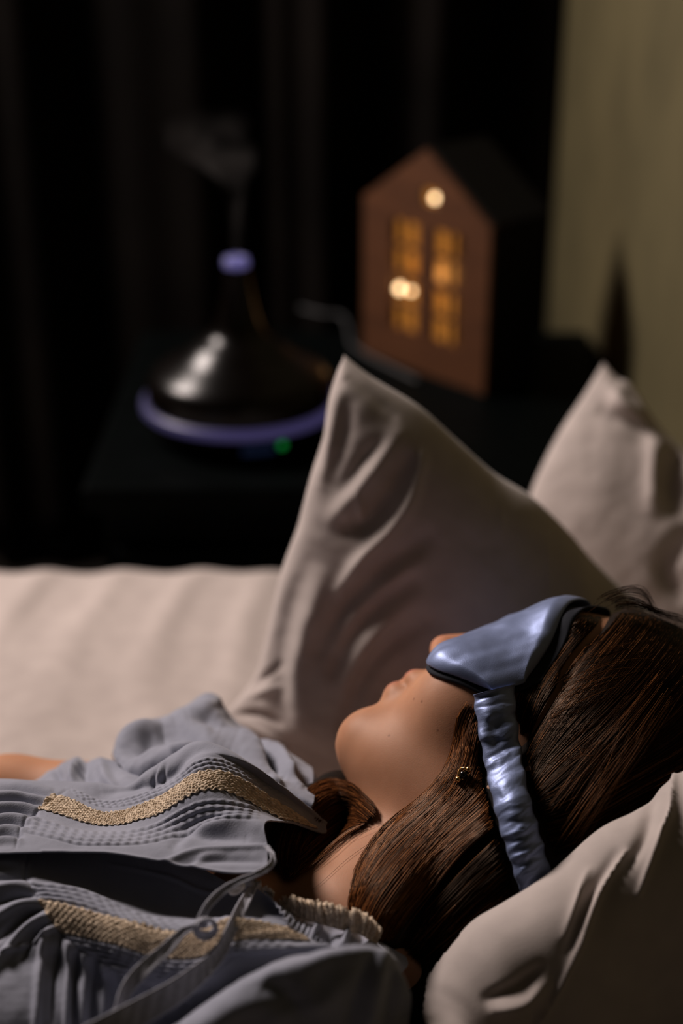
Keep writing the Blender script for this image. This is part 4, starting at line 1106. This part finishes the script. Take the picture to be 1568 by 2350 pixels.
# strands pass underneath the mask and its strap
mvs, mfs = [], []
for o in (mask, strap, *[c for c in mask.children if c is not strap]):
    b0 = len(mvs); mvs += [v.co.copy() for v in o.data.vertices]; mfs += [tuple(b0+i for i in p.vertices) for p in o.data.polygons]
tm_m = make_tmap(BVHTree.FromPolygons(mvs, mfs), 900, 1420, 1340, 2120, 5, 0.0)
MK = tm_m.M > 0
MK[:-2] |= MK[2:].copy(); MK[2:] |= MK[:-2].copy(); MK[:, :-2] |= MK[:, 2:].copy(); MK[:, 2:] |= MK[:, :-2].copy()
def in_mask(px, py):
    ins = (px > 905) & (px < 1410) & (py > 1345) & (py < 2110)
    j = np.clip(((py-1340)/5).round().astype(int), 0, MK.shape[0]-1); i = np.clip(((px-900)/5).round().astype(int), 0, MK.shape[1]-1)
    near_ = np.abs(tm_m.M[j, i]-tm_h(px, py)) < .03
    return ins & MK[j, i] & (near_ | (tm_m.M[j, i] == 0))

# crown: from the parting down over the side of the head
F1 = [[(1352, 1384), (1315, 1420), (1270, 1470), (1225, 1530), (1200, 1590), (1185, 1650)],
      [(1400, 1384), (1370, 1420), (1310, 1490), (1250, 1570), (1215, 1650), (1195, 1720)],
      [(1470, 1398), (1430, 1450), (1360, 1530), (1285, 1620), (1230, 1710), (1205, 1780)],
      [(1560, 1430), (1510, 1500), (1430, 1590), (1340, 1680), (1260, 1760), (1215, 1820)],
      [(1640, 1490), (1590, 1570), (1500, 1660), (1400, 1740), (1300, 1810), (1230, 1850)],
      [(1700, 1590), (1650, 1670), (1560, 1740), (1450, 1800), (1340, 1860), (1250, 1890)],
      [(1730, 1680), (1660, 1750), (1560, 1800), (1460, 1850), (1360, 1920), (1270, 1960)]]
strands('hair_strands', F1, 9000, M_h1, off=(.0, .004), clumps=260, jit=13, seed=3)
# from temple and ear down over the neck to the shoulder
F2 = [[(1072, 1612), (1050, 1650), (1042, 1710), (1020, 1770), (960, 1840), (885, 1900), (828, 1990), (815, 2060), (824, 2110)],
      [(1092, 1620), (1072, 1680), (1058, 1750), (1020, 1820), (940, 1890), (865, 1970), (815, 2060), (818, 2120)],
      [(1105, 1660), (1092, 1730), (1070, 1800), (1010, 1870), (930, 1950), (860, 2040), (825, 2110), (838, 2150)],
      [(1125, 1740), (1105, 1800), (1060, 1850), (990, 1920), (920, 2000), (870, 2070), (845, 2130), (850, 2160)],
      [(1150, 1810), (1110, 1860), (1050, 1910), (980, 1980), (920, 2060), (880, 2110), (862, 2160)],
      [(1165, 1870), (1110, 1910), (1050, 1960), (990, 2030), (940, 2090), (900, 2150)]]
strands('hair_strands', F2, 7000, M_h2, off=(.0, .005), clumps=150, jit=9, seed=5)
# shadowed lengths between neck and pillow
F4 = [[(1180, 1890), (1120, 1950), (1050, 2020), (980, 2100), (930, 2170)], [(1260, 1930), (1180, 1990), (1100, 2060), (1020, 2140), (960, 2200)], [(1300, 1980), (1220, 2030), (1120, 2100), (1040, 2170), (980, 2220)]]
strands('hair_strands', F4, 2500, M_h1, off=(.0, .004), clumps=60, jit=14, seed=6)
# far side: a curl beside the collar
F3 = [[(860, 1850), (800, 1800), (740, 1795), (690, 1830), (655, 1880), (640, 1950), (650, 2005)],
      [(862, 1870), (800, 1822), (750, 1822), (708, 1862), (682, 1910), (668, 1970), (672, 2010)],
      [(845, 1880), (805, 1850), (765, 1862), (725, 1900), (690, 1950), (662, 2000)],
      [(835, 1890), (800, 1905), (760, 1935), (720, 1968), (690, 1988), (660, 2008)]]
strands('hair_strands', F3, 4500, M_h2, off=(.0, .012), clumps=70, jit=13, seed=8)
# loose single hairs
LO = [[(1300, 1432), (1350, 1390), (1400, 1362), (1455, 1352), (1490, 1375), (1500, 1410)], [(1330, 1420), (1390, 1375), (1440, 1348), (1482, 1352), (1498, 1392), (1490, 1430)],
      [(1360, 1400), (1420, 1372), (1470, 1385), (1510, 1410), (1560, 1425)], [(1400, 1400), (1460, 1392), (1520, 1408), (1570, 1420), (1620, 1450)]]
LOt = [[(x, y, .835+.02*(i > 2)) for i, (x, y) in enumerate(q)] for q in LO]
strands('hair_strands', LOt, 90, M_h1, off=(.0, .01), rad=(.00007, .00012), clumps=30, jit=10, seed=9, tfix=True)
FW = [[(1500, 1480), (1420, 1560), (1340, 1640), (1290, 1720)], [(1560, 1600), (1480, 1720), (1390, 1840), (1280, 2000)], [(1240, 1760), (1300, 1740), (1380, 1690), (1440, 1640)], [(1250, 1560), (1330, 1500), (1420, 1470), (1500, 1470)]]
strands('hair_strands', FW, 160, M_h2, off=(.004, .009), rad=(.00007, .00013), clumps=150, jit=40, seed=10)
FN = [[(900, 1880), (800, 1930), (720, 1970), (660, 2000)], [(880, 1950), (830, 2000), (790, 2060), (770, 2100)], [(930, 1960), (880, 2040), (840, 2110), (820, 2150)]]
strands('hair_strands', FN, 5, M_h1, off=(.001, .004), rad=(.00005, .00009), clumps=16, jit=30, seed=12)

# earring on the near ear
M_gold, nt, b = new_mat('gold'); b.inputs['Base Color'].default_value = (.75, .42, .16, 1); pset(b, Metallic=1.0, Roughness=.25)
M_stone, nt, b = new_mat('dark_stone'); b.inputs['Base Color'].default_value = (.01, .008, .007, 1); pset(b, Roughness=.2)
def ball(name, c, r, mat, parent, sq=(1, 1, 1)):
    kb = bmesh.new(); bmesh.ops.create_uvsphere(kb, u_segments=20, v_segments=12, radius=r)
    for v in kb.verts: v.co = Vector(np.array(v.co)*np.array(sq)+c)
    return bm_obj(name, kb, mat, parent, smooth=True)
et = float(tm_h(1064, 1776))-.006
er = tube('earring', [cp(1064+11*math.cos(a), 1776+13*math.sin(a), et+.001*math.sin(2*a)) for a in np.linspace(0, 2*math.pi*.97, 30)], .0009, M_gold, person, 8)
tag(er, 'gold earring with dark and gold beads')
for q, r, m in (((1076, 1766), .0017, M_gold), ((1064, 1778), .0022, M_stone), ((1052, 1789), .0018, M_gold)):
    ball('bead', cp(*q, et-.0015), r, m, er)

# ------------------------------------------------------------------ the pillow under her head
edge_px = [(880, 2560, .725), (930, 2360, .73), (985, 2215, .738), (1065, 2116, .75), (1150, 2064, .765), (1245, 2000, .775), (1350, 1905, .79), (1450, 1853, .795), (1500, 1806, .80), (1585, 1748, .80), (1780, 1640, .81)]
EP = catmull(np.array(edge_px), 60)
te = np.minimum(EP[:, 2], tm_h(EP[:, 0], EP[:, 1])-.010)
for _ in range(6): te[1:-1] = np.minimum(te[1:-1], .25*te[:-2]+.5*te[1:-1]+.25*te[2:])
ED = cp(EP[:, 0], EP[:, 1], te)[::1]
ED = catmull(ED[::2], 40)
nh = np.stack([np.gradient(ED[:, 1]), -np.gradient(ED[:, 0])], -1); nh /= np.linalg.norm(nh, axis=1, keepdims=True)
nh = nh*.35 + np.array([.57, -.82])*.65; nh /= np.linalg.norm(nh, axis=1, keepdims=True)
def row(o, dz, zabs=None):
    R_ = ED.copy(); R_[:, :2] += nh*o; R_[:, 2] += dz
    if zabs is not None: R_[:, 2] = zabs
    return R_
rows_w = [row(-.085, -.115), row(-.055, -.065), row(-.018, -.012), row(0, 0), row(.016, .008), row(.032, .009), row(.046, .001), row(.055, -.016), row(.060, -.040), row(.062, -.075), row(.058, -.11), row(.045, 0, BED_Z+.012)]
near_folds = [([(1550, 1765), (1544, 1860), (1514, 1925), (1465, 2052)], 6, .0060, 's'), ([(1500, 1820), (1478, 1920), (1440, 1990)], 16, -.003),
              ([(1438, 1955), (1370, 2067), (1326, 2175), (1266, 2302)], 6, .0060, 's'), ([(1350, 2000), (1297, 2150)], 7, .0038, 's'),
              ([(1410, 1960), (1345, 2075), (1300, 2180)], 13, -.0025), ([(1260, 2310), (1230, 2350)], 6, .0038, 's'),
              ([(1140, 2320), (1200, 2300), (1250, 2260)], 16, .006), ([(1120, 2290), (1190, 2260), (1240, 2220)], 14, -.003)]
X = grid_from_rows(rows_w, 200, 170); N = grid_normals(X)
px, py, _ = proj(X); X = X + N*(fold_disp(px, py, near_folds)+vnoise(X, 35, 4)*.0012)[..., None]
# close the case underneath: the back follows the front, flattened on the mattress
Xb = X.copy(); fl = np.clip(X[..., 2]-.03, BED_Z+.004, None)
uu = np.linspace(0, 1, 200)[None, :]; vv = np.linspace(0, 1, 170)[:, None]; pr = np.clip(16*uu*(1-uu)*vv*(1-vv), 0, 1)**.35
Xb[..., 2] = X[..., 2]*(1-pr)+pr*(BED_Z+.012); Xb[..., 1] += .03*pr*(vv < .2)
V = np.concatenate([X.reshape(-1, 3), Xb.reshape(-1, 3)]); Fq = np.concatenate([grid_faces(170, 200), grid_faces(170, 200, 200*170, True)])
P_near = mesh_obj('pillow', V, Fq, M_pillow)
bm = bmesh.new(); bm.from_mesh(P_near.data); bmesh.ops.remove_doubles(bm, verts=bm.verts[:], dist=1e-6); bmesh.ops.recalc_face_normals(bm, faces=bm.faces[:]); bm.to_mesh(P_near.data); bm.free()
P_near.data.polygons.foreach_set('use_smooth', np.ones(len(P_near.data.polygons), bool))
tag(P_near, 'white pillow in the foreground under the woman\'s head, with sharp diagonal creases', 'pillow', 'white pillows on the bed')
# ------------------------------------------------------------------ contact: bedding yields to what lies on it
def get_co(o):
    a = np.empty(len(o.data.vertices)*3, np.float32); o.data.vertices.foreach_get('co', a); return a.reshape(-1, 3).astype(float)
def set_co(o, V):
    o.data.vertices.foreach_set('co', V.astype(np.float32).ravel()); o.data.update()
def both_sdf(V):
    P = [V[:, 0], V[:, 1], V[:, 2]]
    return np.minimum(body_sdf(P), hair_sdf(P))
for o, n_it, gapm in ((P_near, 60, .015), (P_big, 30, .007)):
    V = get_co(o); ever = np.zeros(len(V), bool)
    ed_ = np.array([e.vertices[:] for e in o.data.edges])
    for it_ in range(n_it*3):
        d = both_sdf(V); mk = d < gapm
        if not mk.any(): break
        W = V[mk]; e = .002
        g = np.stack([both_sdf(W+np.eye(3)[k]*e)-d[mk] for k in range(3)], -1)
        g /= np.linalg.norm(g, axis=1, keepdims=True)+1e-9
        if o is P_near: g[:, 2] = np.minimum(g[:, 2], 0)-.25
        else: g = g*.3+np.array([.1, .9, 0])
        g /= np.linalg.norm(g, axis=1, keepdims=True)+1e-9
        V[mk] = W+g*.003; ever |= mk
        if it_ % 12 == 11 and it_ < n_it*2.4:
            s_ = np.zeros_like(V); c_ = np.zeros(len(V)); np.add.at(s_, ed_[:, 0], V[ed_[:, 1]]); np.add.at(s_, ed_[:, 1], V[ed_[:, 0]])
            np.add.at(c_, ed_[:, 0], 1); np.add.at(c_, ed_[:, 1], 1); V[ever] = (.5*V+.5*s_/np.maximum(c_, 1)[:, None])[ever]
    V[:, 2] = np.maximum(V[:, 2], BED_Z-.048)
    set_co(o, V)
def clamp_floor(o, zmin):
    V = get_co(o); V[:, 2] = np.maximum(V[:, 2], zmin); set_co(o, V)
for o in [person]+list(person.children_recursive): clamp_floor(o, BED_Z-.030)
clamp_floor(P_back, BED_Z-.03)
# the sheet sinks below everything resting on it
vs, fs = [], []
for o in [person, blouse, *blouse.children, hair, P_near, P_big, P_back]:
    if len(o.data.vertices) > 250000: continue
    V = get_co(o); b0 = len(vs); vs += [Vector(v) for v in V]; fs += [tuple(b0+i for i in p.vertices) for p in o.data.polygons]
rest = BVHTree.FromPolygons(vs, fs)
V = get_co(SHEET); top = V[:, 2].copy()
for i, v in enumerate(V):
    h = rest.ray_cast(Vector((v[0], v[1], BED_Z-.10)), Vector((0, 0, 1)), .35)
    if h[0] is not None: top[i] = min(top[i], BED_Z-.10+h[3]-.005)
T2 = top.reshape(SH.shape[:2]); Tm = T2.copy()
for _ in range(2):
    P_ = np.pad(Tm, 1, 'edge'); Tm = np.minimum.reduce([P_[1:-1, 1:-1], P_[:-2, 1:-1], P_[2:, 1:-1], P_[1:-1, :-2], P_[1:-1, 2:]])
for _ in range(4):
    P_ = np.pad(Tm, 1, 'edge'); Tm = np.minimum(Tm, (P_[1:-1, 1:-1]*2+P_[:-2, 1:-1]+P_[2:, 1:-1]+P_[1:-1, :-2]+P_[1:-1, 2:])/6)
V[:, 2] = Tm.ravel()
set_co(SHEET, V)
# last clean-up: no hair runs through the mask, no bedding through the sleeper
def bvh_of(objs):
    vs_, fs_ = [], []
    for o in objs:
        b0 = len(vs_); vs_ += [v.co.copy() for v in o.data.vertices]; fs_ += [tuple(b0+i for i in p.vertices) for p in o.data.polygons]
    return BVHTree.FromPolygons(vs_, fs_)
mk_b = bvh_of([mask]+list(mask.children))
for o in hair.children:
    if not o.name.startswith('hair_strands'): continue
    for rep in range(2):
        ov = bvh_of([o]).overlap(mk_b)
        if not ov: break
        V = get_co(o); per = 18*3
        ids = {o.data.polygons[a].vertices[0]//per for a, _ in ov}
        for s_ in ids: V[s_*per:(s_+1)*per] = V[(s_+1)*per-1]
        set_co(o, V)
sl_b = bvh_of([person, hair])
for rep in range(14):
    ov = bvh_of([P_near]).overlap(sl_b)
    if not ov: break
    V = get_co(P_near)
    ids = np.array(sorted({i for a, _ in ov for i in P_near.data.polygons[a].vertices}))
    V[ids] += np.array([.0, -.001, -.006]); V[:, 2] = np.maximum(V[:, 2], BED_Z-.048)
    set_co(P_near, V)
# ------------------------------------------------------------------ light
w = bpy.data.worlds.new('room_dim'); SC.world = w; w.use_nodes = True
bg = w.node_tree.nodes['Background']; bg.inputs[0].default_value = (.55, .75, .80, 1); bg.inputs[1].default_value = .003
TGT = cp(900, 1700, .9)
KD = np.array([-.60, .54, .59]); KD /= np.linalg.norm(KD)
l = bpy.data.lights.new('window_light', 'AREA'); l.shape = 'DISK'; l.size = .6; l.energy = 54; l.color = (1.0, .885, .83)
lo = bpy.data.objects.new('window_light', l); COL.objects.link(lo); lo.location = TGT+KD*2.1
lo.rotation_euler = Vector(KD).to_track_quat('Z', 'Y').to_euler()

# the lantern's own glow on what stands around it, and an added warm fill spot that brightens the lantern facade
g = bpy.data.lights.new('lantern_glow', 'POINT'); g.energy = .05; g.color = (1, .55, .2); g.shadow_soft_size = .01
go = bpy.data.objects.new('lantern_glow', g); COL.objects.link(go); go.location = lp(.3, .10, -.03)
g = bpy.data.lights.new('facade_fill', 'SPOT'); g.energy = 3.8; g.color = (1, .72, .50); g.spot_size = math.radians(16); g.spot_blend = .8; g.shadow_soft_size = .08
go = bpy.data.objects.new('facade_fill', g); COL.objects.link(go); go.location = (-1.5, .9, 1.75)
tg = lp(.6, .16, 0); go.rotation_euler = (Vector(go.location)-Vector(tg)).to_track_quat('Z', 'Y').to_euler()
